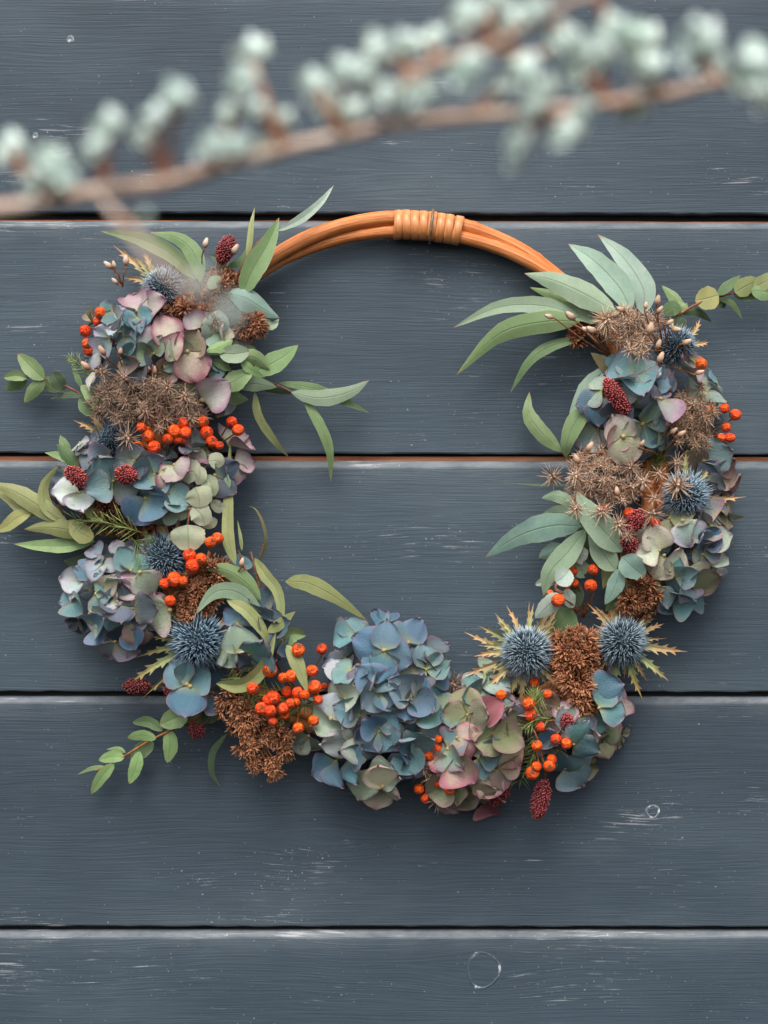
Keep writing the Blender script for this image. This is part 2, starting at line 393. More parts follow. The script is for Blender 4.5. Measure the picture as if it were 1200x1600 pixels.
#         front top (below gap), bottom, tilt (px over the frame), material of the tongue at the top
PL = [(-395, -37, 0, DARKW_SHADE), (-26, 333, 3, DARKW_SHADE), (345, 709, 3, BARE), (720, 1081, 1, BARE), (1089, 1448, 1, DARKW_SHADE), (1455, 1815, 0, DARKW_SHADE), (1826, 2186, 0, DARKW_SHADE)]
for yt, yb, tilt, tm in PL:
    # cross-section from the back of the chamfer down the face to the back of the bottom edge: (y, h, edge?)
    prof = [(yt, -26, .3), (yt, -9, 1.0), (yt + 2, -6.5, 1.0), (yt + 9, -0.8, .9), (yt + 12, 0, .3), (yt + 40, 0, 0), ((yt + yb) / 2, 0, 0), (yb - 40, 0, 0), (yb - 3, 0, 0.05), (yb - 1, -0.8, 0.25), (yb, -2.5, .1), (yb, -40, 0)]
    n = 130; V = []; F = []; A = []
    jt = 0
    for i in range(n + 1):
        x = X0 + (X1 - X0) * i / n
        jt = jt * 0.7 + random.uniform(-.7, .7); jb = random.uniform(-.9, .7)
        for k, (y, h, e) in enumerate(prof):
            dy = tilt * (x - 600) / 1200 + (jt if k in (2, 3, 4) else jb if k in (9, 10) else 0)
            V.append(Vector(((x - 600) * S, -h * S, (800 - y - dy) * S))); A.append(e)
    K = len(prof)
    for i in range(n):
        for k in range(K - 1):
            a = i * K + k; F.append((a, a + 1, a + K + 1, a + K))
    o = part('plank', V, F, PAINT, wall, Vector((0, 0, (800 - (yt + yb) / 2) * S)), smooth=False)
    at = o.data.attributes.new('edge', 'FLOAT', 'POINT'); at.data.foreach_set('value', A)
    # tongue: a bare strip behind the gap above the plank
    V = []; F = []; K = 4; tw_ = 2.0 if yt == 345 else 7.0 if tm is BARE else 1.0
    for i in range(41):
        x = X0 + (X1 - X0) * i / 40; dy = tilt * (x - 600) / 1200
        for y, h in ((yt + 5, -12), (yt - 0.5, -12), (yt - tw_, -12.5), (yt - tw_, -17)):
            V.append(Vector(((x - 600) * S, -h * S, (800 - y - dy + random.uniform(-.4, .4)) * S)))
    for i in range(40):
        for k in range(K - 1):
            a = i * K + k; F.append((a, a + K, a + K + 1, a + 1))
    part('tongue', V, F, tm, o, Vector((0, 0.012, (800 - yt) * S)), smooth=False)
    gz = [(800 - y) * S for y in (yt + 12, yt - 34)]
    part('groove_shade', [(X0 * S, 22 * S, gz[0]), (X1 * S, 22 * S, gz[0]), (X1 * S, 24 * S, gz[1]), (X0 * S, 24 * S, gz[1])], [(0, 1, 2, 3)], DARKW_SHADE, o, Vector((0, 0.012, (800 - yt) * S)), smooth=False)  # sheet behind the gap; its dark colour paints in the gap's shadow
    # nail plugs, knots and dents of this plank
    for (x, y, r, kind) in [(110, 61, 6, 0), (55, 212, 5, 0), (380, 745, 5, 0), (1020, 1268, 10, 1), (755, 1516, 27, 2), ]:
        if not (yt < y < yb): continue
        V = []; F = []; U = []; seg = 28
        for i in range(seg):
            a = 2 * math.pi * i / seg
            for j in range(5):
                t = j / 4
                rr = r * ((1.05 - .15 * t) if kind == 2 else (1.12 - 0.34 * t) if kind else (1.0 - .92 * t)) * (1 + 0.05 * math.sin(3 * a + r)) + random.uniform(-.25, .25)
                hh = ((0.9 if kind < 2 else 0.8) * math.sin(math.pi * t) if kind else .7 * math.sin(math.pi * min(1, t * 1.3 + .05))) * (0.75 + 0.4 * math.sin(a + 1)) - 0.05
                V.append(W(x + rr * math.cos(a) * (1.0 if kind < 2 else .95), y + rr * math.sin(a) * (1 if kind < 2 else 1.05), hh + 0.08))
        for i in range(seg):
            for j in range(4):
                a = i * 5 + j; c = ((i + 1) % seg) * 5 + j
                F.append((a, a + 1, c + 1, c))
        nm = 'knot' if kind == 2 else 'nail_plug'
        part(nm, V, F, KNOT if kind == 2 else WORN, o, W(x, y, 0))

# ------------------------------------------------------------------ rattan hoop
HC, HR = (630, 752), 395
hoop = thing('rattan_hoop', 'orange rattan hoop of two twisted canes bound at the top', 'hoop', W(HC[0], HC[1], 20))
def hoop_pt(deg, dr=0, h=24):
    a = R(deg)
    return W(HC[0] + (HR + dr) * math.cos(a), HC[1] - (HR + dr) * math.sin(a) * 1.015, h)
for c, rad in ((0, 11.5), (1, 9.4)):
    pts = []
    for i in range(97):
        deg = 90 + i * 3.75
        ph = R(deg - 92) * 2.0 + (math.pi if c else 0)      # the two canes twist slowly round each other
        pts.append(hoop_pt(deg, 10.2 * math.cos(ph), 26 + 9 * math.sin(ph)))
    V, F, U = tube_data(pts, lambda t: rad * S * (1 + 0.05 * math.sin(t * 40 + c * 2) + 0.035 * math.sin(t * 131 + c) + (0.10 if (t * 23 + c * .4) % 1 < .03 else 0)), 300, 14, wob=.012)
    part('cane', V, F, RATTAN, hoop, W(HC[0], HC[1], 20), U)
# flat binding turns round both canes near the top
for k in range(8):
    x = 622 + k * 13.2; deg = math.degrees(math.acos((x - HC[0]) / HR))
    V = []; F = []; seg = 28; tilt = random.uniform(-2, 2) + (3 if k == 0 else 0)
    a = R(deg); ca, sa = math.cos(a), math.sin(a)
    for i in range(seg):
        t = 2 * math.pi * i / seg
        rr = Vector((22.5 * math.cos(t), 20.5 * math.sin(t)))     # radial, height
        for j, (sx, k2) in enumerate(((-6.5, .96), (-5.9, 1.02), (0, 1.035), (5.9, 1.02), (6.5, .96))):
            q = rr * k2 * (1 + 0.02 * math.sin(k * 2.1 + t))
            s2 = sx + tilt * math.cos(t) * .8
            V.append(W(HC[0] + (HR + q.x) * ca + s2 * sa, HC[1] - (HR + q.x) * sa * 1.015 + s2 * ca * .9, 27 + q.y))
    for i in range(seg):
        for j in range(4):
            p = i * 5 + j; q = ((i + 1) % seg) * 5 + j; F.append((p, p + 1, q + 1, q))
    part('binding_turn', V, F, WRAP, hoop, W(x, 345, 27))
x = 674; a = math.acos((x - HC[0]) / HR)
pts = []
for i in range(33):
    t = 2 * math.pi * i / 32
    pts.append(W(HC[0] + (HR + 26 * math.cos(t)) * math.cos(a), HC[1] - (HR + 26 * math.cos(t)) * math.sin(a) * 1.015, 28 + 27 * math.sin(t)))
V, F, U = tube_data(pts, 2.2 * S, 48, 6, caps=False)
part('hanging_ring', V, F, METAL, hoop, W(x, 345, 28))

# ------------------------------------------------------------------ leaves
LC = {  # main colour, second colour (sRGB as lit)
    'sage': ((136, 160, 132), (156, 176, 148)), 'pale': ((146, 172, 156), (168, 190, 172)), 'green': ((116, 144, 94), (138, 160, 112)),
    'deep': ((88, 116, 76), (108, 132, 88)), 'dark': ((66, 88, 64), (84, 102, 74)), 'olive': ((140, 150, 96), (162, 166, 112)),
    'yel': ((164, 164, 98), (176, 180, 122)), 'brown': ((146, 126, 84), (140, 142, 98)), 'bluegreen': ((124, 158, 146), (150, 178, 162)),
    'disc': ((166, 178, 150), (190, 192, 164)), 'furry': ((160, 178, 164), (182, 196, 184)), 'lime': ((132, 166, 104), (150, 178, 122)),
}
def jitcol(c, a=0.10):
    k = 1 + random.uniform(-a, a)
    return tuple(min(1, max(0, v * k * (1 + random.uniform(-a, a) * 0.4))) for v in lin(c))
PROF = {
    'willow': lambda v: (math.sin(math.pi * min(1, v ** 0.80)) ** 0.85) * (1 - 0.12 * v) + 0.05 * (1 - v),
    'oval': lambda v: math.sin(math.pi * v ** 0.92) ** 0.62 + 0.04 * (1 - v),
    'round': lambda v: math.sin(math.pi * v ** 0.9) ** 0.5 + 0.03 * (1 - v),
}
def leaf(parent, spec):
    pts, wd, ck = spec[0], spec[1], spec[2]
    kw = spec[3] if len(spec) > 3 else {}
    h0, h1 = kw.get('h', (60, 45)); prof = PROF[kw.get('p', 'willow')]; n = len(pts)
    hb = kw.get('hb', min(10, .07 * math.hypot(pts[0][0] - pts[-1][0], pts[0][1] - pts[-1][1])))
    P = [W(p[0], p[1], p[2] if len(p) > 2 else h0 + (h1 - h0) * i / (n - 1) + hb * math.sin(math.pi * i / (n - 1))) for i, p in enumerate(pts)]
    NR = 14; C = curve(P, NR); roll0 = kw.get('roll', random.uniform(-14, 14)); tw = kw.get('twist', random.uniform(-12, 12)); fold = kw.get('fold', random.uniform(-.28, .34) * (.35 if kw.get('p') == 'round' else 1))
    nref = Vector((0, -1, 0)); V = []; F = []; U = []; ph = random.uniform(0, 6)
    us = (-1, -.6, -.22, 0, .22, .6, 1)
    for i, c in enumerate(C):
        v = i / NR; t = (C[min(i + 1, NR)] - C[max(i - 1, 0)]).normalized()
        s = t.cross(nref); s = s.normalized() if s.length > 1e-5 else Vector((1, 0, 0)); nn = s.cross(t)
        q = Quaternion(t, R(roll0 + tw * v)); s = q @ s; nn = q @ nn
        hw = max(prof(min(v, 1)), 0.004) * wd * S / 2 * (.96 + .035 * math.sin(ph * 3 + v * 17) + .03 * math.sin(ph + v * 41))
        for u in us:
            rip = 0.05 * math.sin(ph + v * 9 + u * 1.5) * abs(u)
            V.append(c + s * u * hw + nn * (fold * abs(u) ** 1.3 + rip) * hw); U.append((u * .5 + .5, v))
    K = len(us)
    for i in range(NR):
        for k in range(K - 1):
            a = i * K + k; F.append((a, a + 1, a + K + 1, a + K))
    a, b = LC[ck]
    o = part('leaf', V, F, LEAF, parent, P[0], U, color=jitcol(a))
    o['tint'] = list(jitcol(b))
    return o

def twig(parent, pts, r0, r1, color=(1, 1, 1), name='stem', n=16, sides=6):
    V, F, U = tube_data([W(*p) for p in pts], lambda t: (r0 + (r1 - r0) * t) * S, n, sides, wob=0.06)
    return part(name, V, F, TWIG, parent, W(*pts[0]), color=color)

GREENST = (0.95, 1.15, 0.75)
def sprig(label, at, stems, leaves, name='eucalyptus_sprig', cat='leaf sprig', group='leaf sprigs tucked into the wreath', stemcol=(1, 1, 1), r=(2.6, 1.4)):
    t = thing(name, label, cat, W(*at), group)
    for s in stems: twig(t, s, r[0], r[1], stemcol)
    for lf in leaves: leaf(t, lf)
    return t

# ------------------------------------------------------------------ petals and florets
PC = {
    'blue': ((84, 126, 146), (92, 122, 152)), 'deep': ((62, 94, 114), (72, 100, 124)), 'teal': ((98, 140, 144), (116, 150, 160)), 'sage': ((158, 180, 160), (168, 182, 168)),
    'cream': ((214, 218, 186), (204, 180, 174)), 'pale': ((192, 208, 206), (190, 186, 204)), 'mauve': ((192, 184, 172), (166, 112, 146)), 'pink': ((214, 200, 182), (190, 98, 128)),
    'dusk': ((80, 98, 112), (90, 98, 114)), 'olive': ((128, 140, 98), (150, 130, 114)), 'lav': ((154, 170, 178), (156, 142, 164)), 'crim': ((150, 84, 92), (164, 92, 108)),
    'tealpink': ((112, 154, 152), (170, 130, 146)), 'greenteal': ((112, 146, 128), (100, 144, 150)), 'oliveteal': ((124, 142, 106), (106, 140, 142)), 'tan': ((150, 128, 112), (160, 128, 122)),
}
ALT = [(168, 184, 150), (104, 136, 150), (160, 158, 158), (206, 208, 180)]
def petal_mesh(seed):
    rnd = random.Random(seed); V = []; F = []; U = []
    NR, us = 10, (-1, -.8, -.55, -.28, 0, .28, .55, .8, 1)
    cup = rnd.uniform(-.25, .6); curl = rnd.uniform(-.50, .32); wid = rnd.uniform(.48, .62); ph = rnd.uniform(0, 6); pt = rnd.uniform(-.4, 1.0); am = rnd.uniform(.02, .06); rk = rnd.uniform(3, 6); ew = rnd.uniform(.02, .055); ef = rnd.uniform(8, 15); asym = rnd.uniform(-.07, .07); rollr = rnd.uniform(-.10, .14)
    for i in range(NR + 1):
        v = 1 - (1 - i / NR) ** 1.35
        ww = wid * (math.sin(math.pi * v ** 0.86) ** 0.50) * (1 + ew * math.sin(v * ef + ph)) + 0.05 * (1 - v)
        if i == NR: ww = 0.05
        for u in us:
            x = u * ww + asym * math.sin(math.pi * v)
            y = v + 0.06 * (1 - u * u) * v * pt - 0.05 * u * u * v + ew * .5 * v * math.sin(u * ef * .5 + ph)
            rim = max(abs(u), v) ** 4
            z = cup * x * x * 2.2 + curl * v * v * 0.8 + am * math.sin(ph + u * rk) * v + ew * 1.3 * rim * math.sin(ph * 2 + (u * 1.5 + v) * ef * .6) + rollr * rim - 0.035 * math.exp(-(u * 5) ** 2) * v
            V.append((x, y, z)); U.append((u * .5 + .5, v))
    K = len(us)
    for i in range(NR):
        for k in range(K - 1):
            a = i * K + k; F.append((a, a + 1, a + K + 1, a + K))
    return mesh('petal', V, F, PETAL, U)
PM = [petal_mesh(100 + i) for i in range(24)]
def bead(name, mat, seg=10, rings=6):
    V = [(0, 0, 1)]; F = []; U = [(0, 1)]
    for j in range(1, rings):
        a = math.pi * j / rings
        for i in range(seg):
            b = 2 * math.pi * i / seg
            V.append((math.sin(a) * math.cos(b), math.sin(a) * math.sin(b), math.cos(a))); U.append((i / seg, 1 - j / rings))
    V.append((0, 0, -1)); U.append((0, 0)); e = len(V) - 1
    for i in range(seg):
        F.append((0, 1 + i, 1 + (i + 1) % seg))
        for j in range(rings - 2):
            a = 1 + j * seg + i; b = 1 + j * seg + (i + 1) % seg
            F.append((a, a + seg, b + seg, b))
        a = 1 + (rings - 2) * seg
        F.append((e, a + (i + 1) % seg, a + i))
    return mesh(name, V, F, mat, U)
CENT = bead('floret', FLOCENT, 8, 5)

def frame(n, up=Vector((0, 0, 1))):
    """rotation whose Z is n and whose Y is as near to up as can be"""
    z = n.normalized(); y = up - z * up.dot(z)
    y = y.normalized() if y.length > 1e-4 else z.orthogonal().normalized()
    x = y.cross(z)
    return Matrix((x, y, z)).transposed()

def floret(head, x, y, h, ln, col, rot=None, nrm=None, n=4, openness=None):
    rot = random.uniform(0, 360) if rot is None else rot
    nrm = nrm if nrm is not None else Vector((0, -1, 0))
    base = frame(nrm)
    if n == 1:
        x -= math.cos(R(rot)) * ln * .5; y += math.sin(R(rot)) * ln * .5
    c = W(x, y, h)
    f = link('floret', CENT, head, Matrix.Translation(c) @ base.to_4x4() @ Matrix.Scale(max(2.2, ln * .075) * S, 4))
    a, b = PC[col]
    op = random.uniform(-2, 26) if openness is None else openness
    for k in range(n):
        ang = rot - 90 + k * 90 + (random.uniform(-12, 12) if n > 1 else 0)
        m = base @ Matrix.Rotation(R(ang), 3, 'Z') @ Matrix.Rotation(R(op + random.uniform(-14, 14)), 3, 'X')
        s = ln * S * random.uniform(.88, 1.1) * .97
        lift = base @ Vector((0, 0, (1.5 if k % 2 else 0) * S))
        p = link('petal', random.choice(PM), f, Matrix.Translation(c + lift) @ m.to_4x4() @ Matrix.Diagonal((s * random.uniform(.9, 1.08), s, s, 1)))
        mx_ = random.uniform(0, .35); a2 = random.choice(ALT)
        p.color = (*jitcol([u * (1 - mx_) + v * mx_ for u, v in zip(a, a2)], .2), 1); p['tint'] = list(jitcol([u * (1 - mx_ * .5) + v * mx_ * .5 for u, v in zip(b, a2)], .2))
    return f

def hydrangea(label, cx, cy, rx, ry, florets, fill=0, fillcols=('dusk',), h0=30, hd=76, fillen=(20, 28)):
    t = thing('hydrangea_head', label, 'hydrangea', W(cx, cy, 20), 'hydrangea heads in the wreath')
    # woody stem from the hoop up to the flower head
    d = Vector((HC[0] - cx, HC[1] - cy)); d = d.normalized() if d.length else Vector((1, 0))
    twig(t, [(cx + 12, cy + 4, 24), (cx + 4, cy, 40), (cx, cy, h0 + hd * .45)], 4.5, 3, (0.75, 0.9, 0.6))
    def dome(x, y):
        u, v = (x - cx) / rx, (y - cy) / ry; r2 = min(u * u + v * v, 1.0)
        z = math.sqrt(1 - r2 * .96)
        return h0 + hd * z, Vector((u * .95, -(0.25 + z), -v * .95)).normalized()
    fill = int(fill * .5)
    for i in range(fill):
        r = math.sqrt((i + .5) / fill); a = i * 2.39996 + random.uniform(-.3, .3)
        x, y = cx + rx * .93 * r * math.cos(a), cy + ry * .93 * r * math.sin(a)
        h, nr = dome(x, y)
        nr = (nr + Vector((random.uniform(-.4, .4), random.uniform(-.2, .2), random.uniform(-.4, .4)))).normalized()
        floret(t, x, y, h - random.uniform(34, 54), random.uniform(*fillen), random.choice(fillcols), nrm=nr)
    for s in florets:
        x, y, ln, col = s[:4]; kw = s[4] if len(s) > 4 else {}
        h, nr = dome(x, y); h = kw.get('h', h + random.uniform(-4, 6)); j = kw.get('j', .42)
        nr = (nr + Vector((random.uniform(-j, j), 0, random.uniform(-j, j)))).normalized()
        if 't' in kw: nr = Vector((kw['t'][0], -1, -kw['t'][1])).normalized()
        floret(t, x, y, h, ln, col, kw.get('r'), nr, kw.get('n', 4), kw.get('o'))
    return t

# ------------------------------------------------------------------ berries
BM = bead('berry', BERRY, 16, 10)
def calyx_mesh():
    V = []; F = []; seg = 10
    V.append((0, 0, .93)); 
    for i in range(seg):
        a = 2 * math.pi * i / seg; r = .26 if i % 2 else .44
        V.append((r * math.cos(a), r * math.sin(a), 1.04 if i % 2 else 1.0))
    for i in range(seg): F.append((0, 1 + i, 1 + (i + 1) % seg))
    V += [(0.13 * math.cos(a), 0.13 * math.sin(a), 1.06) for a in (0, 1.57, 3.14, 4.71)]; b = len(V) - 4
    V.append((0, 0, 1.12)); F += [(b, b + 1, b + 4), (b + 1, b + 2, b + 4), (b + 2, b + 3, b + 4), (b + 3, b, b + 4)]
    return mesh('calyx', V, F, CALYX, smooth=False)
CM = calyx_mesh()
def berries(label, root, items, h=80, stemcol=(1.05, .9, .7)):
    t = thing('berry_sprig', label, 'berries', W(root[0], root[1], 24), 'orange berry sprigs in the wreath')
    for it in items:
        x, y, r = it[:3]; hh = (it[3] if len(it) > 3 else h) + random.uniform(-7, 7)
        r *= random.uniform(.94, 1.10)
        ax = Vector((random.gauss(0, .55), -1 + random.uniform(-.1, .5), random.gauss(-.25, .6))).normalized()
        c = W(x, y, hh)
        k = random.uniform(.9, 1.12)
        sc = r * S
        b = link('berry', BM, t, Matrix.Translation(c) @ frame(ax).to_4x4() @ Matrix.Diagonal((sc, sc * random.uniform(.93, 1.04), sc * random.uniform(.92, 1.08), 1)))
        b.color = (k, k * random.uniform(.62, 1.22), k, 1)
        link('calyx', CM, b, MW[b].copy())
        e = c - ax * r * S * .9
        mid = (e + W(root[0], root[1], 30)) / 2 + Vector((random.uniform(-10, 10), 4, random.uniform(-10, 10))) * S
        V, F, U = tube_data([W(root[0], root[1], 26), mid, e], 1.25 * S, 8, 5)
        part('stem', V, F, TWIG, t, W(root[0], root[1], 26), color=stemcol)
    return t

# ------------------------------------------------------------------ spines, tufts, bursts
def cone(V, F, U, p, d, ln, r, sides=3, mid=None):
    """thin spike from p along d; UV v runs root to tip"""
    d = d.normalized(); s = d.orthogonal().normalized(); b = d.cross(s); o = len(V); a0 = random.uniform(0, 6)
    for k in range(sides):
        a = a0 + 2 * math.pi * k / sides
        V.append(p + (s * math.cos(a) + b * math.sin(a)) * r); U.append((0, 0))
    if mid:
        f, rm = mid
        for k in range(sides):
            a = a0 + 2 * math.pi * k / sides
            V.append(p + d * ln * f + (s * math.cos(a) + b * math.sin(a)) * rm); U.append((0, f))
        for k in range(sides):
            F.append((o + k, o + (k + 1) % sides, o + sides + (k + 1) % sides, o + sides + k))
        o2 = o + sides
    else: o2 = o
    V.append(p + d * ln); U.append((0, 1)); tip = len(V) - 1
    for k in range(sides): F.append((o2 + k, o2 + (k + 1) % sides, tip))

def fib(n, lo=-1.0, hi=1.0):
    for i in range(n):
        z = hi - (hi - lo) * (i + .5) / n; r = math.sqrt(max(0, 1 - z * z)); a = i * 2.399963
        yield Vector((r * math.cos(a), r * math.sin(a), z))

def bract(parent, p0, p1, w, h0, h1, color=(1, 1, 1), teeth=4):
    """one spiny bract: narrow folded blade with forward pointing teeth"""
    a, b = W(p0[0], p0[1], h0), W(p1[0], p1[1], h1)
    mid = (a + b) / 2 + Vector((random.uniform(-4, 4), -random.uniform(2, 9), random.uniform(-4, 4))) * S
    C = curve([a, mid, b], 12); V = []; F = []; U = []
    nref = Vector((random.uniform(-.4, .4), -1, random.uniform(-.4, .4))).normalized(); SD = []
    for i, c in enumerate(C):
        v = i / 12; t = (C[min(i + 1, 12)] - C[max(i - 1, 0)]).normalized(); s = t.cross(nref).normalized(); nn = s.cross(t); SD.append((t, s, nn))
        hw = w * S * .5 * (0.6 + 0.4 * math.sin(math.pi * v ** .7)) * (1 - v ** 2.2) + .12 * S
        for u in (-1, 0, 1): V.append(c + s * u * hw + nn * abs(u) * hw * .45); U.append((u * .5 + .5, v))
    for i in range(12):
        for k in range(2):
            q = i * 3 + k; F.append((q, q + 1, q + 4, q + 3))
    for k in range(teeth):
        for side in (0, 2):
            i = 2 + int(8 * (k + random.uniform(0, .5)) / teeth); i = min(i, 10)
            t, s, nn = SD[i]; sg = -1 if side == 0 else 1
            e0, e1 = i * 3 + side, (i + 1) * 3 + side
            V.append((V[e0] + V[e1]) / 2 + (s * sg * random.uniform(.4, .8) + t * random.uniform(.7, 1.4) + nn * .3) * w * S * .62)
            U.append((side / 2, min(1, i / 12 + .3))); F.append((e0, e1, len(V) - 1))
    o = part('bract', V, F, BRACT, parent, a, U, smooth=False, color=color)
    return o

def thistle(label, x, y, r, tilt, bracts, h=72, ns=420, tone=(1, 1, 1), elong=1.12):
    t = thing('sea_holly_head', label, 'sea holly', W(x, y, 24), 'spiky sea holly heads in the wreath'); r *= random.uniform(.82, .90); h -= 8; elong = random.uniform(1.0, 1.3)
    ax = Vector((tilt[0], -1, -tilt[1])).normalized(); fr = frame(ax); c = W(x, y, h)
    V = []; F = []; U = []; rr = r * S
    core = bead('core', CORE, 18, 12)
    o = link('core', core, t, Matrix.Translation(c) @ fr.to_4x4() @ Matrix.Diagonal((rr * .71, rr * .71, rr * .71 * elong, 1))); o.color = (*tone, 1)
    for d in fib(int(ns * 1.9), -.72, 1):
        dd = (d + Vector((random.gauss(0, .14), random.gauss(0, .14), random.gauss(0, .14)))).normalized()
        d = (d + Vector((random.gauss(0, .05), random.gauss(0, .05), random.gauss(0, .05)))).normalized()
        p = fr @ Vector((d.x * .70, d.y * .70, d.z * .70 * elong)) * rr + c
        out = (fr @ (dd + Vector((0, 0, .18)))).normalized()
        ln = rr * random.uniform(.24, .44) * (1.3 + random.uniform(0, .4) if d.z < .3 else 1)
        if random.random() < .12: ln *= random.uniform(.5, 1.7)
        cone(V, F, U, p, out, ln, rr * .034, 3, (0.5, rr * .027))
    s = part('spines', V, F, SPINE, t, c, U, stuff=True, color=tone)
    twig(t, [(x + random.uniform(-8, 8), y + random.uniform(-8, 8), 20), (x, y, h * .5), (x, y, h - r * .5)], 3, 3, (.8, .9, .7))
    for bq in bracts:
        (dx, dy), ln, wd = bq[:3]; colr = bq[3] if len(bq) > 3 else random.choice(((1, 1, 1), (1.05, .95, .85), (.85, 1, .85), (1.05, 1, .95)))
        L = math.hypot(dx, dy); dx /= L; dy /= L
        bract(t, (x + dx * r * .5, y + dy * r * .5), (x + dx * ln * 1.12, y + dy * ln * 1.12), wd * .78, h - 12, h - 24 + random.uniform(-8, 16), colr)
    return t

def ring_bracts(r, n, ln=(1.25, 1.7), wd=9, skip=()):
    out = []
    for i in range(n):
        a = 2 * math.pi * (i + random.uniform(-.3, .3)) / n
        if any(abs((math.degrees(a) - s + 180) % 360 - 180) < 28 for s in skip): continue
        out.append(((math.cos(a), -math.sin(a)), r * random.uniform(*ln), wd * random.uniform(.7, 1.2)))
    return out

def tuft_mesh(seed, n=24):
    rnd = random.Random(seed); st = random.getstate(); random.seed(seed); V = []; F = []; U = []
    for d in fib(n, .42, 1):
        d = (d + Vector((rnd.gauss(0, .14), rnd.gauss(0, .14), rnd.gauss(0, .1)))).normalized()
        cone(V, F, U, d * .12, d, rnd.uniform(.55, 1.15), .06, 3, (0.6, .105))
    random.setstate(st)
    return mesh('tuft', V, F, TUFT, U, smooth=False)
TM = [tuft_mesh(20 + i, 16 + 3 * i) for i in range(6)]
def burst_mesh(seed, n=42):
    rnd = random.Random(seed); st = random.getstate(); random.seed(seed); V = []; F = []; U = []
    for d in fib(n, -.75, 1):
        d = (d + Vector((rnd.gauss(0, .16), rnd.gauss(0, .16), rnd.gauss(0, .16)))).normalized()
        cone(V, F, U, d * .08, d, rnd.uniform(.5, 1.15), .030, 3, (0.5, .026))
    for d in fib(7, -.2, 1): cone(V, F, U, d * .02, d, .36, .13, 4, (.5, .11))
    random.setstate(st)
    return mesh('seed_burst', V, F, BURST, U, smooth=False)
SM = [burst_mesh(50 + i, 26 + 5 * i) for i in range(7)]

def umbel(name, label, cat, group, root, ells, meshes, pname, size, color, var=.2, h0=40, hd=46, stalk=1.1, extra=(), radial=0):
    """a flat-topped dried head: forked stalks carrying tufts (or bursts) over the ellipses"""
    t = thing(name, label, cat, W(root[0], root[1], 24), group)
    pos = []
    for (cx, cy, rx, ry, n, *ang) in ells:
        ca, sa = math.cos(R(ang[0] if ang else 0)), math.sin(R(ang[0] if ang else 0))
        for i in range(n):
            r = math.sqrt((i + .5) / n); a = i * 2.39996
            u, v = r * math.cos(a) + random.gauss(0, .05), r * math.sin(a) + random.gauss(0, .05)
            X, Y = cx + rx * u * ca - ry * v * sa, cy + rx * u * sa + ry * v * ca
            z = math.sqrt(max(0.02, 1 - .94 * r * r))
            pos.append((X, Y, h0 + hd * z + random.uniform(-12, 8), Vector((u * ca - v * sa, -(.35 + z), -(u * sa + v * ca))), size))
    for e in extra:
        pos.append((e[0], e[1], e[3] if len(e) > 3 else h0 + hd + 12, Vector((random.gauss(0, .2), -1, random.gauss(0, .2))), e[2]))
    V = []; F = []; U = []
    cx = sum(p[0] for p in pos) / len(pos); cy = sum(p[1] for p in pos) / len(pos)
    r0 = W(root[0], root[1], 26); hub = W(root[0] * .45 + cx * .55, root[1] * .45 + cy * .55, h0 - 4)
    tube_data([r0, (r0 + hub) / 2 + Vector((0, -.001, 0)), hub], lambda q: (3.2 - q) * S, 6, 6, V, F, U)
    for X, Y, h, nr, sz in pos:
        c = W(X, Y, h); dr = Vector((X - root[0], 0, -(Y - root[1]))); dr = dr.normalized() * radial if dr.length > 1 else dr * 0
        nr = (nr + dr + Vector((random.gauss(0, .2), 0, random.gauss(0, .2)))).normalized()
        k = 1 + random.uniform(-var, var)
        s = sz * S * random.uniform(.65, 1.3)
        o = link(pname, random.choice(meshes), t, Matrix.Translation(c) @ frame(nr, Vector((random.uniform(-1, 1), 0, random.uniform(-1, 1)))).to_4x4() @ Matrix.Scale(s, 4))
        o.color = (color[0] * k, color[1] * k, color[2] * k, 1)
        tube_data([hub, hub * .45 + c * .55 + Vector((0, .0012, 0)) - nr * .001, c], lambda q: stalk * (1.1 - .4 * q) * S, 5, 4, V, F, U, caps=False)
    part('stem', V, F, TWIG, t, r0, color=(.8, .62, .5))
    return t

def burnet(label, p0, p1, wd, stem=None, h=88, tone=(1, 1, 1)):
    a, b = W(p0[0], p0[1], h), W(p1[0], p1[1], h + 4); ax = b - a; L = ax.length; c = (a + b) / 2
    t = thing('burnet_head', label, 'burnet', a, 'dark red burnet heads in the wreath')
    fr = frame(ax, Vector((0.2, -1, 0.1))); V = []; F = []; U = []
    rr = wd * S * .5
    core = link('core', bead('core', BURNET, 12, 8), t, Matrix.Translation(c) @ fr.to_4x4() @ Matrix.Diagonal((rr * .8, rr * .8, L * .47, 1))); core.color = (.6 * tone[0], .6 * tone[1], .6 * tone[2], 1)
    n = int(130 + 3.2 * L / S)
    for d in fib(n):
        p = c + fr @ Vector((d.x * rr * .76, d.y * rr * .76, d.z * L * .46))
        out = fr @ (Vector((d.x, d.y, d.z * .55 + .15)) + Vector((random.gauss(0, .25), random.gauss(0, .25), random.gauss(0, .25))))
        cone(V, F, U, p, out, random.uniform(2.6, 6.6) * S, 1.1 * S, 4, (.6, 1.35 * S))
    part('grains', V, F, BURNET, t, c, U, stuff=True, color=tone)
    if stem: twig(t, [(p0[0], p0[1], h)] + [(q[0], q[1], q[2] if len(q) > 2 else h - 20) for q in stem], 1.4, 1.3, (1, .8, .6))
    return t

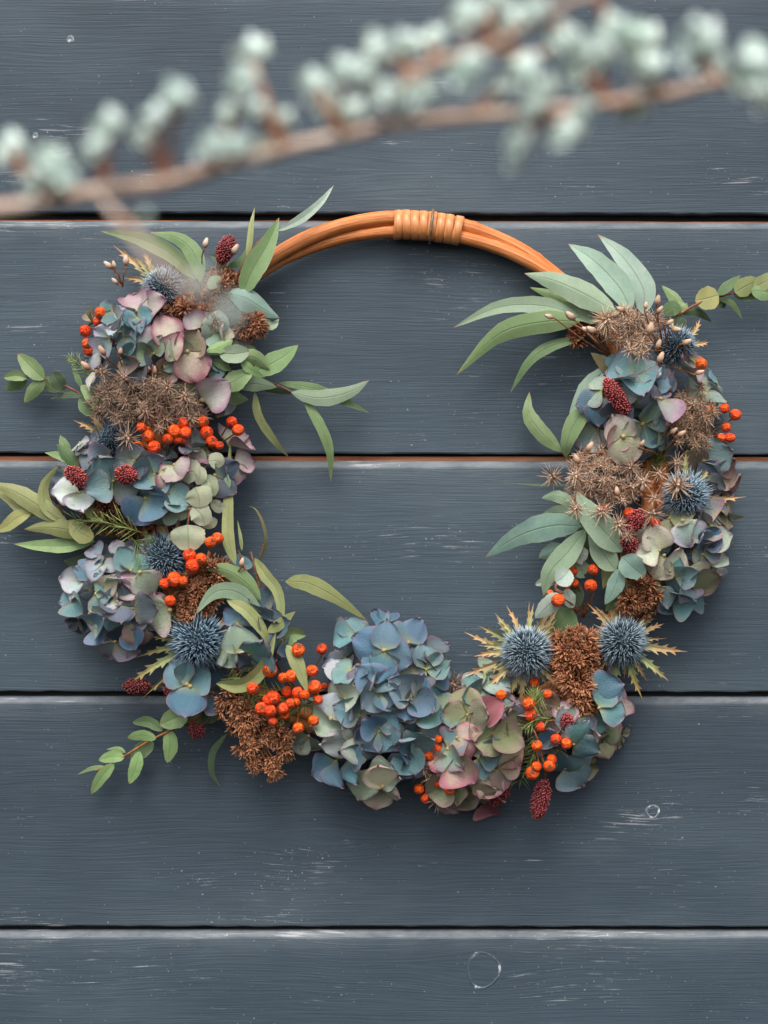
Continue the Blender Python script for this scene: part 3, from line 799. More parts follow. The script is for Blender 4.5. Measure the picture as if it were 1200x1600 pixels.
def bud_mesh():
    V = []; F = []; U = []; seg = 8; prof = [(0, .07), (.10, .18), (.3, .29), (.5, .32), (.7, .27), (.88, .20), (1.0, .17), (1.12, .05)]
    for z, r in prof:
        for i in range(seg):
            a = 2 * math.pi * i / seg; k = r * (1.12 if i % 2 else .84)
            V.append((k * math.cos(a), k * math.sin(a), z)); U.append((i / seg, z / 1.12))
    for j in range(len(prof) - 1):
        for i in range(seg):
            p = j * seg + i; q = j * seg + (i + 1) % seg; F.append((p, q, q + seg, p + seg))
    F.append(tuple(range(seg))[::-1]); F.append(tuple((len(prof) - 1) * seg + i for i in range(seg)))
    return mesh('bud', V, F, BUD, U)
BUDM = bud_mesh()
def buds(label, root, items, h=95, size=15, tone=(1, 1, 1), group='dry bud sprigs in the wreath'):
    """items: x, y of the bud's foot, dx, dy of the way it points"""
    t = thing('bud_sprig', label, 'bud sprig', W(root[0], root[1], 40), group)
    for it in items:
        x, y, dx, dy = it[:4]; hh = (it[4] if len(it) > 4 else h) + random.uniform(-6, 6)
        ax = Vector((dx, random.uniform(-.5, .1) * math.hypot(dx, dy), -dy)).normalized(); c = W(x, y, hh)
        s = size * S * random.uniform(.65, 1.05)
        o = link('bud', BUDM, t, Matrix.Translation(c) @ frame(ax, Vector((0, -1, .1))).to_4x4() @ Matrix.Scale(s, 4))
        o.color = (*tone, 1)
        r0 = W(root[0], root[1], 44)
        V, F, U = tube_data([r0, (r0 + c) / 2 + Vector((random.uniform(-6, 6), -8, random.uniform(-6, 6))) * S, c - ax * 3 * S, c + ax * s * .05], 1.15 * S, 10, 5)
        part('stem', V, F, TWIG, t, r0, color=(1.25, 1.0, .85))
    return t

def needles(label, stems, n=26, ln=(14, 28), color=(1, 1, 1)):
    p = stems[0][0]
    t = thing('fern_sprig', label, 'fern sprig', W(*p), 'fine feathery green sprigs in the wreath')
    for st in stems:
        P = [W(*q) for q in st]; C = curve(P, n)
        V, F, U = tube_data(P, 1.1 * S, 12, 5)
        part('stem', V, F, NEEDLE, t, P[0], U, color=color)
        V = []; F = []; U = []
        for i in range(2, n + 1):
            tan = (C[min(i + 1, n)] - C[i - 1]).normalized()
            for sgn in (-1, 1, 0):
                sd_ = tan.cross(Vector((random.uniform(-.5, .5), -1, random.uniform(-.5, .5)))).normalized() * (sgn if sgn else random.uniform(-.4, .4))
                d = tan * random.uniform(.5, 1.1) + sd_ + Vector((0, -random.uniform(-.2, .7), 0))
                cone(V, F, U, C[i], d, random.uniform(*ln) * S * (1.1 - .5 * i / n), .8 * S, 3, (.5, .8 * S))
        part('needles', V, F, NEEDLE, t, P[0], U, stuff=True, color=color)
    return t

# ------------------------------------------------------------------ leaf sprigs (x, y are photo pixels; h is the height off the wall)
sprig('two broad olive eucalyptus leaves fanning up above the topmost left thistle', (310, 445, 30), [[(320, 470, 30), (312, 445, 45), (302, 425, 55)]], [
    ([(306, 436), (268, 398), (216, 373), (157, 361)], 28, 'deep', {'h': (62, 40)}),
    ([(313, 440), (306, 402), (281, 374), (234, 363)], 28, 'green', {'h': (64, 44)})])
sprig('tall pointed green leaves beside the left end of the bare rattan arc', (368, 440, 30), [[(362, 470, 40), (372, 430, 66), (398, 385, 70), (415, 368, 68)]], [
    ([(379, 460), (394, 424), (418, 382), (436, 340)], 36, 'green', {'h': (80, 62), 'roll': 6, 'fold': .25}),
    ([(433, 361), (470, 342), (500, 317), (522, 289)], 15, 'pale', {'h': (66, 40)}),
    ([(386, 404), (390, 378), (393, 350), (398, 324)], 10, 'olive', {'h': (70, 50)}),
    ([(355, 416), (376, 410), (386, 396), (391, 372)], 17, 'deep', {'h': (66, 62)}),
    ([(357, 458), (384, 466), (410, 482), (437, 497)], 38, 'bluegreen', {'h': (92, 56), 'fold': -.3}),
    ([(390, 478), (408, 498), (425, 508), (436, 498)], 22, 'sage', {'h': (72, 48)}),
    ([(330, 400), (345, 405), (352, 425)], 18, 'deep', {'h': (60, 60)}),
    ([(325, 450), (338, 440), (347, 448)], 20, 'sage', {'h': (98, 94), 'p': 'oval'})])
sprig('spray of oval and drooping thin green leaves reaching inward from upper left', (380, 590, 40), [[(340, 590, 40), (395, 592, 60), (432, 601, 58), (466, 618, 52)], [(380, 590, 50), (392, 600, 60), (396, 612, 60)]], [
    ([(398, 612), (404, 650), (428, 688), (452, 715)], 15, 'olive', {'h': (64, 30)}),
    ([(474, 622), (500, 664), (515, 705), (517, 754)], 18, 'green', {'h': (54, 26)}),
    ([(436, 598), (490, 607), (540, 628), (577, 645)], 17, 'deep', {'h': (56, 30)}),
    ([(455, 613), (500, 622), (545, 613), (577, 594)], 27, 'sage', {'h': (60, 42), 'roll': 0}),
    ([(392, 606), (405, 604), (440, 612), (470, 612)], 12, 'dark', {'h': (46, 40)}),
    ([(395, 582), (420, 571), (445, 556), (466, 539)], 34, 'green', {'h': (84, 50)}),
    ([(378, 556), (400, 560), (422, 578)], 26, 'green', {'h': (94, 80)}),
    ([(348, 606), (372, 592), (398, 576)], 34, 'green', {'h': (90, 92)}),
    ([(366, 598), (400, 600), (433, 605)], 26, 'sage', {'h': (84, 66)}),
    ([(376, 563), (392, 578), (414, 590)], 15, 'lime', {'h': (100, 86)}),
    ([(352, 616), (370, 622), (388, 624)], 22, 'deep', {'h': (80, 66)}),
    ([(342, 553), (368, 553), (390, 549)], 29, 'sage', {'h': (106, 100), 'p': 'oval', 'roll': 0}),
    ([(322, 549), (344, 543), (364, 531)], 18, 'lime', {'h': (108, 104), 'p': 'oval'}),
    ([(328, 560), (350, 572), (362, 580)], 14, 'deep', {'h': (96, 92)}),
    ([(386, 540), (396, 552), (402, 566)], 16, 'deep', {'h': (70, 66)})])
sprig('small sprig of oval green leaves poking out at far left', (135, 618, 30), [[(160, 640, 34), (130, 618, 42), (100, 602, 42), (70, 592, 40), (40, 590, 34)]], [
    ([(69, 593), (50, 575), (28, 553)], 27, 'green', {'h': (42, 30), 'p': 'oval', 'roll': 0}),
    ([(42, 591), (25, 587), (6, 590)], 17, 'green', {'h': (36, 26), 'p': 'oval'}),
    ([(42, 595), (26, 600), (9, 609)], 21, 'deep', {'h': (28, 16), 'p': 'oval'}),
    ([(70, 594), (54, 608), (38, 629)], 21, 'green', {'h': (40, 30), 'p': 'oval'}),
    ([(82, 582), (90, 596), (100, 612)], 26, 'dark', {'h': (48, 40), 'p': 'oval'}),
    ([(64, 594), (76, 600), (92, 612)], 22, 'deep', {'h': (26, 20), 'p': 'oval'}),
    ([(132, 618), (106, 617), (79, 623)], 11, 'dark', {'h': (46, 30)}),
    ([(160, 642), (146, 620), (126, 602)], 25, 'green', {'h': (62, 54), 'p': 'oval'}),
    ([(150, 646), (136, 636), (124, 622)], 24, 'deep', {'h': (46, 44), 'p': 'oval'}),
    ([(128, 606), (120, 588), (111, 564)], 9, 'deep', {'h': (54, 48)})], stemcol=(1.2, .95, .8), r=(2, 1.3))
sprig('small dark green leaf tuft left of the red burnet pair', (110, 715, 30), [[(140, 730, 36), (112, 716, 44)]], [
    ([(122, 730), (104, 712), (88, 694)], 24, 'deep', {'h': (50, 40)}),
    ([(116, 722), (92, 712), (70, 707)], 14, 'green', {'h': (44, 30)}),
    ([(110, 712), (100, 694), (94, 680)], 16, 'deep', {'h': (40, 30)})], r=(2, 1.4))
sprig('broad yellow-green leaves sweeping out past the left edge', (150, 835, 30), [[(180, 838, 34), (140, 832, 50), (105, 818, 54)]], [
    ([(60, 806), (38, 792), (14, 776), (-14, 764)], 28, 'olive', {'h': (40, 26)}),
    ([(50, 800), (28, 808), (10, 822), (-10, 832)], 24, 'yel', {'h': (50, 34)}),
    ([(104, 818), (62, 792), (22, 768), (-22, 754)], 32, 'olive', {'h': (60, 40), 'roll': 0, 'fold': -.2}),
    ([(106, 816), (76, 796), (69, 760), (94, 724)], 22, 'olive', {'h': (56, 52), 'roll': 30}),
    ([(148, 846), (104, 853), (62, 853), (21, 850)], 24, 'green', {'h': (52, 30)}),
    ([(146, 842), (110, 829), (75, 824), (37, 827)], 30, 'olive', {'h': (66, 44)}),
    ([(160, 814), (140, 792), (112, 775)], 28, 'olive', {'h': (74, 60)}),
    ([(146, 842), (126, 832), (108, 812)], 30, 'yel', {'h': (72, 66), 'p': 'oval'}),
    ([(96, 790), (106, 776), (116, 772)], 22, 'dark', {'h': (34, 30), 'p': 'oval'}),
    ([(150, 868), (128, 880), (100, 876)], 30, 'dark', {'h': (30, 18)}),
    ([(142, 856), (124, 846), (112, 862)], 24, 'dark', {'h': (26, 18)})], r=(3, 1.6))
sprig('long ribbon-like willow leaves curling at the inner lower left', (400, 950, 36), [[(372, 985, 40), (408, 945, 60), (402, 905, 62), (392, 862, 58)], [(405, 930, 60), (386, 895, 62), (372, 860, 58)], [(408, 945, 56), (404, 890, 50), (412, 850, 44)], [(400, 960, 60), (378, 930, 70), (366, 905, 70)], [(372, 985, 40), (430, 990, 66), (455, 1000, 64)]], [
    ([(368, 882), (357, 842), (357, 780), (360, 682)], 20, 'olive', {'h': (86, 60), 'roll': 10, 'twist': 10}),
    ([(403, 882), (416, 842), (400, 796), (370, 790)], 13, 'brown', {'h': (60, 52), 'roll': 55, 'twist': 40}),
    ([(398, 872), (414, 898), (437, 935), (440, 1032)], 20, 'olive', {'h': (66, 92), 'roll': 30, 'twist': -40}),
    ([(446, 909), (480, 911), (522, 932), (574, 970)], 28, 'olive', {'h': (48, 30), 'p': 'willow', 'roll': 0}),
    ([(407, 938), (382, 909), (350, 890), (317, 890)], 28, 'green', {'h': (88, 92)}),
    ([(410, 958), (372, 926), (335, 926), (305, 960)], 28, 'sage', {'h': (92, 104), 'roll': -10}),
    ([(354, 937), (386, 955), (410, 985), (423, 1014)], 21, 'olive', {'h': (100, 98)}),
    ([(338, 1068), (380, 1069), (412, 1040), (431, 988)], 25, 'olive', {'h': (98, 108), 'roll': 15}),
    ([(418, 988), (440, 973), (462, 955)], 19, 'olive', {'h': (112, 84)}),
    ([(444, 1012), (456, 991), (479, 993)], 26, 'green', {'h': (86, 70), 'fold': .6}),
    ([(448, 1008), (466, 1040), (481, 1084)], 23, 'olive', {'h': (100, 108)}),
    ([(355, 1145), (333, 1175), (331, 1206), (344, 1229)], 11, 'dark', {'h': (40, 24)}),
    ([(378, 860), (376, 840), (371, 812)], 6, 'olive', {'h': (60, 50)})], r=(2.4, 1.4))
sprig('lower left sprig of oval green leaves pointing down and outward', (300, 1125, 32), [[(345, 1095, 36), (300, 1126, 46), (240, 1154, 46), (190, 1184, 40), (150, 1205, 34)]], [
    ([(254, 1142), (232, 1128), (207, 1129)], 17, 'deep', {'h': (32, 22), 'p': 'oval'}),
    ([(240, 1160), (222, 1172), (204, 1186)], 25, 'deep', {'h': (34, 24), 'p': 'oval'}),
    ([(296, 1142), (308, 1122), (327, 1107)], 28, 'deep', {'h': (40, 44), 'p': 'oval'}),
    ([(316, 1128), (330, 1116), (348, 1106)], 24, 'dark', {'h': (44, 48), 'p': 'oval'}),
    ([(294, 1117), (274, 1122), (250, 1133)], 33, 'green', {'h': (56, 50), 'p': 'oval', 'roll': 0}),
    ([(244, 1154), (222, 1149), (199, 1153)], 18, 'lime', {'h': (50, 40), 'p': 'oval'}),
    ([(263, 1139), (266, 1165), (261, 1192)], 24, 'lime', {'h': (48, 36), 'p': 'oval'}),
    ([(218, 1174), (212, 1198), (202, 1225)], 21, 'lime', {'h': (44, 34), 'p': 'oval'}),
    ([(194, 1184), (176, 1182), (154, 1188)], 19, 'lime', {'h': (42, 30), 'p': 'oval'}),
    ([(178, 1194), (160, 1212), (142, 1241)], 19, 'lime', {'h': (40, 26), 'p': 'oval'}),
    ([(170, 1200), (146, 1200), (121, 1210)], 8, 'green', {'h': (36, 22)}),
    ([(196, 1176), (184, 1170), (166, 1171)], 8, 'green', {'h': (38, 28)})], stemcol=(1.3, 1.1, .75), r=(2.2, 1.5))
sprig('big pale grey-green eucalyptus leaves fanned at the top right', (960, 500, 36), [[(958, 560, 40), (932, 535, 66), (905, 512, 72), (862, 496, 70)], [(985, 530, 36), (990, 490, 58)], [(900, 745, 30), (893, 728, 40), (878, 706, 42)]], [
    ([(1004, 490), (1005, 452), (976, 405), (934, 366)], 41, 'pale', {'h': (58, 34), 'roll': 4}),
    ([(986, 486), (966, 447), (926, 406), (888, 381)], 43, 'pale', {'h': (66, 42), 'roll': -4}),
    ([(902, 476), (868, 462), (828, 449)], 20, 'green', {'h': (34, 28)}),
    ([(962, 488), (920, 463), (870, 440), (819, 427)], 43, 'sage', {'h': (82, 56), 'roll': 8}),
    ([(938, 505), (905, 490), (872, 482), (845, 480)], 26, 'sage', {'h': (60, 50)}),
    ([(905, 494), (850, 478), (780, 480), (708, 512)], 28, 'sage', {'h': (66, 44)}),
    ([(906, 502), (850, 503), (780, 522), (713, 586)], 37, 'green', {'h': (74, 50), 'roll': -5}),
    ([(912, 527), (860, 541), (826, 566), (797, 614)], 20, 'deep', {'h': (58, 40), 'roll': 25}),
    ([(964, 586), (948, 570), (923, 551)], 26, 'brown', {'h': (56, 48)}),
    ([(952, 572), (926, 610), (906, 652), (892, 700)], 46, 'pale', {'h': (50, 34), 'roll': -8}),
    ([(940, 638), (906, 650), (886, 690), (885, 716)], 32, 'green', {'h': (76, 46), 'roll': 20}),
    ([(878, 706), (846, 676), (826, 646), (827, 612)], 27, 'green', {'h': (44, 34)})], r=(2.8, 1.6))
sprig('small round-leaved sprig reaching out past the right edge', (1055, 495, 30), [[(1030, 510, 34), (1063, 490, 48), (1100, 470, 50), (1150, 457, 46), (1215, 438, 40)]], [
    ([(1123, 461), (1106, 466), (1086, 470)], 37, 'yel', {'h': (54, 48), 'p': 'round', 'roll': 0}),
    ([(1122, 461), (1138, 446), (1157, 430)], 17, 'deep', {'h': (54, 44)}),
    ([(1149, 458), (1164, 448), (1186, 438)], 30, 'olive', {'h': (52, 44), 'p': 'round'}),
    ([(1146, 459), (1164, 462), (1184, 462)], 18, 'deep', {'h': (40, 34), 'p': 'oval'}),
    ([(1178, 450), (1196, 440), (1220, 430)], 25, 'olive', {'h': (48, 44), 'p': 'round'}),
    ([(1174, 453), (1194, 456), (1220, 460)], 27, 'green', {'h': (50, 42), 'p': 'oval'}),
    ([(1122, 465), (1144, 474), (1160, 499)], 11, 'green', {'h': (44, 30)}),
    ([(1116, 470), (1128, 476), (1134, 480)], 14, 'dark', {'h': (30, 26)}),
    ([(1066, 482), (1052, 464), (1034, 446)], 18, 'green', {'h': (46, 34)}),
    ([(1066, 490), (1090, 488), (1114, 504)], 15, 'dark', {'h': (46, 30)}),
    ([(1074, 486), (1064, 478), (1062, 468)], 22, 'green', {'h': (50, 44), 'p': 'oval'}),
    ([(1064, 484), (1050, 482), (1036, 492)], 25, 'deep', {'h': (52, 52), 'p': 'oval'}),
    ([(1064, 492), (1060, 504), (1050, 518)], 26, 'dark', {'h': (46, 46), 'p': 'oval'})], stemcol=(1.3, 1, .75), r=(2.2, 1.4))
sprig('cluster of sage eucalyptus leaves pointing left from the right side', (965, 870, 36), [[(985, 905, 40), (974, 862, 82), (968, 850, 92)], [(972, 862, 84), (966, 892, 88)], [(985, 905, 40), (930, 850, 60), (905, 820, 60)]], [
    ([(900, 758), (850, 757), (785, 754)], 8, 'dark', {'h': (44, 30), 'roll': 60}),
    ([(902, 790), (872, 776), (846, 778)], 21, 'sage', {'h': (58, 46)}),
    ([(898, 798), (880, 786), (864, 784)], 14, 'deep', {'h': (44, 40)}),
    ([(908, 816), (876, 801), (841, 808)], 27, 'sage', {'h': (66, 50)}),
    ([(908, 822), (862, 822), (810, 838), (758, 871)], 44, 'bluegreen', {'h': (70, 46), 'roll': -6}),
    ([(884, 858), (864, 862), (842, 872)], 27, 'bluegreen', {'h': (54, 46), 'p': 'oval'}),
    ([(898, 812), (912, 838), (926, 868)], 28, 'dark', {'h': (64, 60)}),
    ([(914, 828), (887, 864), (859, 895), (849, 932)], 37, 'sage', {'h': (86, 66), 'roll': 6}),
    ([(930, 850), (928, 866), (918, 878)], 26, 'deep', {'h': (56, 50)}),
    ([(962, 892), (940, 862), (920, 831)], 37, 'sage', {'h': (92, 82)}),
    ([(972, 862), (946, 832), (920, 801), (901, 767)], 48, 'sage', {'h': (96, 108), 'roll': 5}),
    ([(972, 870), (986, 884), (1008, 902)], 38, 'bluegreen', {'h': (104, 96), 'p': 'oval', 'roll': 0}),
    ([(971, 888), (960, 918), (945, 945)], 27, 'bluegreen', {'h': (94, 82)}),
    ([(986, 912), (966, 936), (946, 955)], 27, 'deep', {'h': (76, 62)}),
    ([(946, 884), (948, 900), (942, 920)], 18, 'olive', {'h': (70, 66)}),
    ([(894, 952), (878, 972), (860, 988)], 46, 'deep', {'h': (54, 50), 'p': 'oval'}),
    ([(904, 948), (900, 925), (896, 905)], 22, 'dark', {'h': (44, 44), 'p': 'oval'})], r=(2.8, 1.6))
sprig('three furry silver leaves on a white stem beside the right inner berries', (885, 920, 40), [[(900, 955, 44), (884, 930, 76), (868, 918, 82), (886, 896, 84)]], [
    ([(890, 890), (880, 902), (868, 910)], 32, 'furry', {'h': (92, 92), 'p': 'oval'}),
    ([(878, 930), (860, 944), (836, 966)], 29, 'furry', {'h': (94, 84), 'p': 'oval', 'roll': 0}),
    ([(884, 920), (890, 936), (896, 950)], 22, 'furry', {'h': (80, 74), 'p': 'oval'}),
    ([(896, 876), (906, 868), (918, 872)], 30, 'furry', {'h': (80, 80), 'p': 'round'}),
    ([(868, 912), (852, 908), (836, 914)], 14, 'furry', {'h': (64, 56), 'p': 'oval'}),
    ([(898, 900), (908, 890), (916, 896)], 30, 'sage', {'h': (66, 66), 'p': 'round'})],
    name='silver_leaf_sprig', stemcol=(1.9, 2.0, 2.1), r=(3, 2))
sprig('pale coin-shaped silver-dollar leaves stacked at the left inner edge', (300, 790, 36), [[(292, 850, 60), (293, 822, 92), (302, 775, 94), (318, 735, 90), (325, 712, 84)]], [
    ([(322, 716), (308, 715), (300, 722)], 32, 'disc', {'h': (92, 88), 'p': 'round'}),
    ([(326, 722), (338, 720), (348, 728)], 26, 'disc', {'h': (94, 86), 'p': 'round'}),
    ([(312, 742), (296, 736), (275, 734)], 38, 'disc', {'h': (100, 94), 'p': 'round', 'roll': 0}),
    ([(312, 728), (312, 744), (308, 758)], 22, 'disc', {'h': (104, 98), 'p': 'oval'}),
    ([(322, 742), (330, 758), (334, 776)], 27, 'disc', {'h': (96, 92), 'p': 'oval'}),
    ([(304, 762), (310, 776), (312, 794)], 44, 'disc', {'h': (104, 100), 'p': 'round', 'roll': 0}),
    ([(300, 778), (284, 784), (266, 786)], 30, 'disc', {'h': (94, 90), 'p': 'round'}),
    ([(300, 792), (314, 804), (320, 822)], 34, 'disc', {'h': (98, 94), 'p': 'round'}),
    ([(296, 800), (280, 800), (264, 806)], 27, 'disc', {'h': (88, 84), 'p': 'round'}),
    ([(293, 820), (294, 838), (295, 862)], 54, 'disc', {'h': (102, 98), 'p': 'round', 'roll': 0, 'fold': .05}),
    ([(290, 826), (274, 842), (268, 860)], 26, 'disc', {'h': (84, 78), 'p': 'oval'}),
    ([(336, 740), (348, 752), (352, 770)], 24, 'sage', {'h': (80, 74), 'p': 'oval'}),
    ([(330, 782), (342, 792), (352, 790)], 20, 'disc', {'h': (84, 80), 'p': 'oval'}),
    ([(310, 806), (326, 816), (340, 812)], 22, 'disc', {'h': (76, 70), 'p': 'oval'})],
    name='silver_dollar_sprig', stemcol=(1.2, 1, .9), r=(2, 1.4))

# ------------------------------------------------------------------ hydrangea heads
hydrangea('pink and grey-green hydrangea at the top of the left side', 252, 540, 128, 100, [
    (206, 468, 40, 'mauve', {'n': 1, 'r': 115}), (232, 484, 36, 'mauve', {'n': 2, 'r': 20}), (258, 512, 56, 'pink', {'n': 1, 'r': 110, 't': (.05, -.2)}), (224, 524, 40, 'mauve', {'n': 1, 'r': 100, 't': (0, .4)}),
    (302, 536, 46, 'olive', {'n': 1, 'r': 70}), (312, 512, 30, 'mauve', {'n': 2, 'r': 40}), (279, 540, 40, 'pink', {'n': 1, 'r': 60, 't': (-.6, .2)}), (240, 552, 34, 'oliveteal', {'n': 2, 'r': 60}),
    (186, 506, 34, 'pale', {'r': 30}), (196, 528, 30, 'teal', {'n': 3}), (172, 528, 30, 'pale', {'n': 2, 'r': 150}), (214, 548, 28, 'blue', {'n': 2, 'r': 200}), (176, 486, 26, 'teal', {'n': 2, 'r': 170}),
    (301, 572, 48, 'pink', {'n': 1, 'r': -70, 'h': 112, 't': (.1, .1)}), (318, 568, 42, 'teal', {'n': 2, 'r': -60}), (337, 611, 50, 'mauve', {'n': 1, 'r': 35, 'h': 104, 't': (.15, .2)}), (334, 520, 32, 'sage', {'n': 3, 'r': 80}),
    (366, 528, 34, 'mauve', {'n': 2, 'r': -30}), (346, 530, 30, 'cream', {'n': 2, 'r': 80}), (158, 556, 32, 'pale', {'n': 2, 'r': 100}), (150, 578, 32, 'cream', {'n': 2, 'r': 190}),
    (216, 572, 34, 'dusk', {'n': 3}), (196, 560, 30, 'tan', {'n': 2}), (250, 582, 34, 'tan', {'n': 2}), (290, 600, 30, 'oliveteal', {'n': 2, 'r': 250}), (330, 600, 32, 'teal', {'n': 2, 'r': -60}), (330, 548, 34, 'teal', {'n': 2, 'r': -80}), (280, 560, 34, 'sage', {'n': 2, 'r': 120}), (215, 498, 30, 'teal', {'n': 3})],
    26, ('dusk', 'teal', 'olive', 'dusk'))
hydrangea('teal and mauve hydrangea behind the pair of red burnets, left side', 240, 745, 140, 72, [
    (124, 771, 46, 'pale', {'n': 2, 'r': 190, 't': (0, -.5)}), (176, 752, 44, 'teal', {'n': 2, 'r': 120}), (196, 764, 42, 'pale', {'n': 1, 'r': -10, 't': (0, .9)}), (165, 730, 38, 'teal', {'n': 2, 'r': 190}), (170, 712, 38, 'lav', {'n': 2, 'r': 150, 't': (0, .8)}),
    (240, 742, 40, 'teal', {'n': 3, 'r': 110, 'h': 96}), (228, 778, 46, 'blue', {'n': 2, 'r': -110, 'h': 98}), (250, 798, 36, 'sage', {'n': 2, 'r': -80, 'h': 98}), (260, 770, 38, 'teal', {'n': 2, 'r': -40}), (262, 748, 34, 'pink', {'n': 1, 'r': -65, 't': (.8, .1), 'h': 106}),
    (150, 706, 36, 'dusk', {'n': 3}), (118, 690, 28, 'lav', {'n': 1, 'r': 120}), (135, 700, 26, 'pale', {'n': 1, 'r': -40}), (238, 712, 36, 'lav', {'n': 1, 'r': 10, 't': (0, 1)}), (208, 720, 34, 'dusk', {'n': 3}),
    (358, 695, 44, 'mauve', {'n': 2, 'r': -40}), (365, 722, 44, 'mauve', {'n': 2, 'r': -90}), (322, 700, 34, 'mauve', {'n': 2, 'r': 160}), (340, 650, 46, 'dusk', {'n': 2, 'r': 60}), (310, 645, 44, 'lav', {'n': 1, 'r': 45, 't': (-.8, .2)}), (336, 742, 40, 'dusk', {'n': 2, 'r': -50}), (272, 726, 34, 'mauve', {'n': 2, 'r': -100}),
    (105, 745, 34, 'dusk', {'n': 2, 'r': 170, 'h': 40}), (100, 782, 34, 'tan', {'n': 2, 'r': 200, 'h': 38}), (340, 620, 40, 'oliveteal', {'n': 2, 'r': 100}), (300, 700, 36, 'dusk', {'n': 2})],
    26, ('dusk', 'teal', 'dusk'))
hydrangea('grey-blue and mauve hydrangea hanging at the lower left edge', 190, 938, 86, 92, [
    (160, 882, 30, 'lav', {'n': 3}), (146, 894, 36, 'blue', {'n': 2, 'r': 100}), (185, 866, 30, 'lav', {'n': 2, 'r': 10, 't': (0, -.6)}), (158, 868, 28, 'lav', {'n': 2, 'r': 160}), (128, 908, 34, 'pale', {'n': 2, 'r': 170}), (122, 930, 36, 'teal', {'n': 2, 'r': 220}), (150, 928, 40, 'teal', {'n': 2, 'r': -60}),
    (204, 892, 40, 'greenteal', {'n': 2, 'r': 30, 't': (.2, -.4)}), (184, 914, 42, 'pale', {'n': 1, 'r': -8, 't': (0, .5), 'h': 104}), (166, 922, 30, 'cream', {'n': 2, 'r': -40}), (230, 914, 46, 'cream', {'n': 1, 'r': -60, 'h': 108, 't': (.3, .2)}), (216, 918, 34, 'mauve', {'n': 2, 'r': 120}),
    (240, 962, 54, 'cream', {'n': 1, 'r': 200, 'h': 104, 't': (.15, .25)}), (208, 950, 38, 'dusk', {'n': 2, 'r': -100}), (188, 945, 36, 'dusk', {'n': 3}), (136, 965, 40, 'pale', {'n': 2, 'r': -100}), (160, 956, 36, 'pale', {'n': 1, 'r': 0, 't': (0, .8)}), (150, 978, 36, 'blue', {'n': 2, 'r': -60}),
    (180, 1003, 44, 'lav', {'n': 2, 'r': -110, 't': (0, .6)}), (196, 985, 36, 'blue', {'n': 2, 'r': -50}), (214, 990, 40, 'tan', {'n': 1, 'r': -80, 't': (.9, .2)}), (222, 1000, 30, 'tan', {'n': 1, 'r': -95}), (170, 1012, 30, 'pale', {'n': 1, 'r': 210}), (252, 940, 30, 'mauve', {'n': 1, 'r': 30}), (200, 872, 30, 'dusk', {'n': 2})],
    22, ('dusk', 'dusk', 'lav', 'teal'))
hydrangea('single blue hydrangea floret beside the lower left thistle', 300, 1066, 46, 48, [
    (276, 1050, 50, 'blue', {'n': 1, 'r': 130, 'h': 90, 't': (-.2, -.25)}), (306, 1056, 46, 'teal', {'n': 1, 'r': 50, 'h': 84, 't': (.3, -.2)}), (294, 1096, 48, 'blue', {'n': 1, 'r': -98, 'h': 94, 't': (0, .2)}), (322, 1080, 42, 'deep', {'n': 2, 'r': -30, 'h': 62}), (336, 1046, 34, 'dusk', {'n': 2, 'h': 56})], 0, ('deep', 'dusk'))
hydrangea('deep blue and pale florets between the lower left thistle and the berries', 395, 1005, 66, 56, [
    (368, 1000, 40, 'sage', {'n': 1, 'r': 95, 'h': 104, 't': (.3, 0)}), (385, 1008, 38, 'cream', {'n': 1, 'r': 0, 'h': 102, 't': (0, .1)}), (352, 1012, 38, 'sage', {'n': 2, 'r': 220}), (390, 1022, 46, 'teal', {'n': 2, 'r': -20, 't': (0, .6)}), (418, 962, 44, 'deep', {'n': 3, 'r': 70, 'h': 74}), (428, 985, 40, 'deep', {'n': 2, 'r': 20}),
    (372, 1046, 40, 'mauve', {'n': 2, 'r': 10, 't': (0, .7)}), (345, 1052, 40, 'lav', {'n': 2, 'r': 220}), (372, 975, 34, 'blue', {'n': 2, 'r': 60}), (398, 1040, 34, 'dusk', {'n': 3}), (440, 1000, 34, 'deep', {'n': 2}), (370, 890, 42, 'teal', {'n': 2, 'r': 60, 'h': 48}), (358, 905, 34, 'sage', {'n': 2, 'r': 20, 'h': 56})], 14, ('deep', 'dusk', 'blue'))
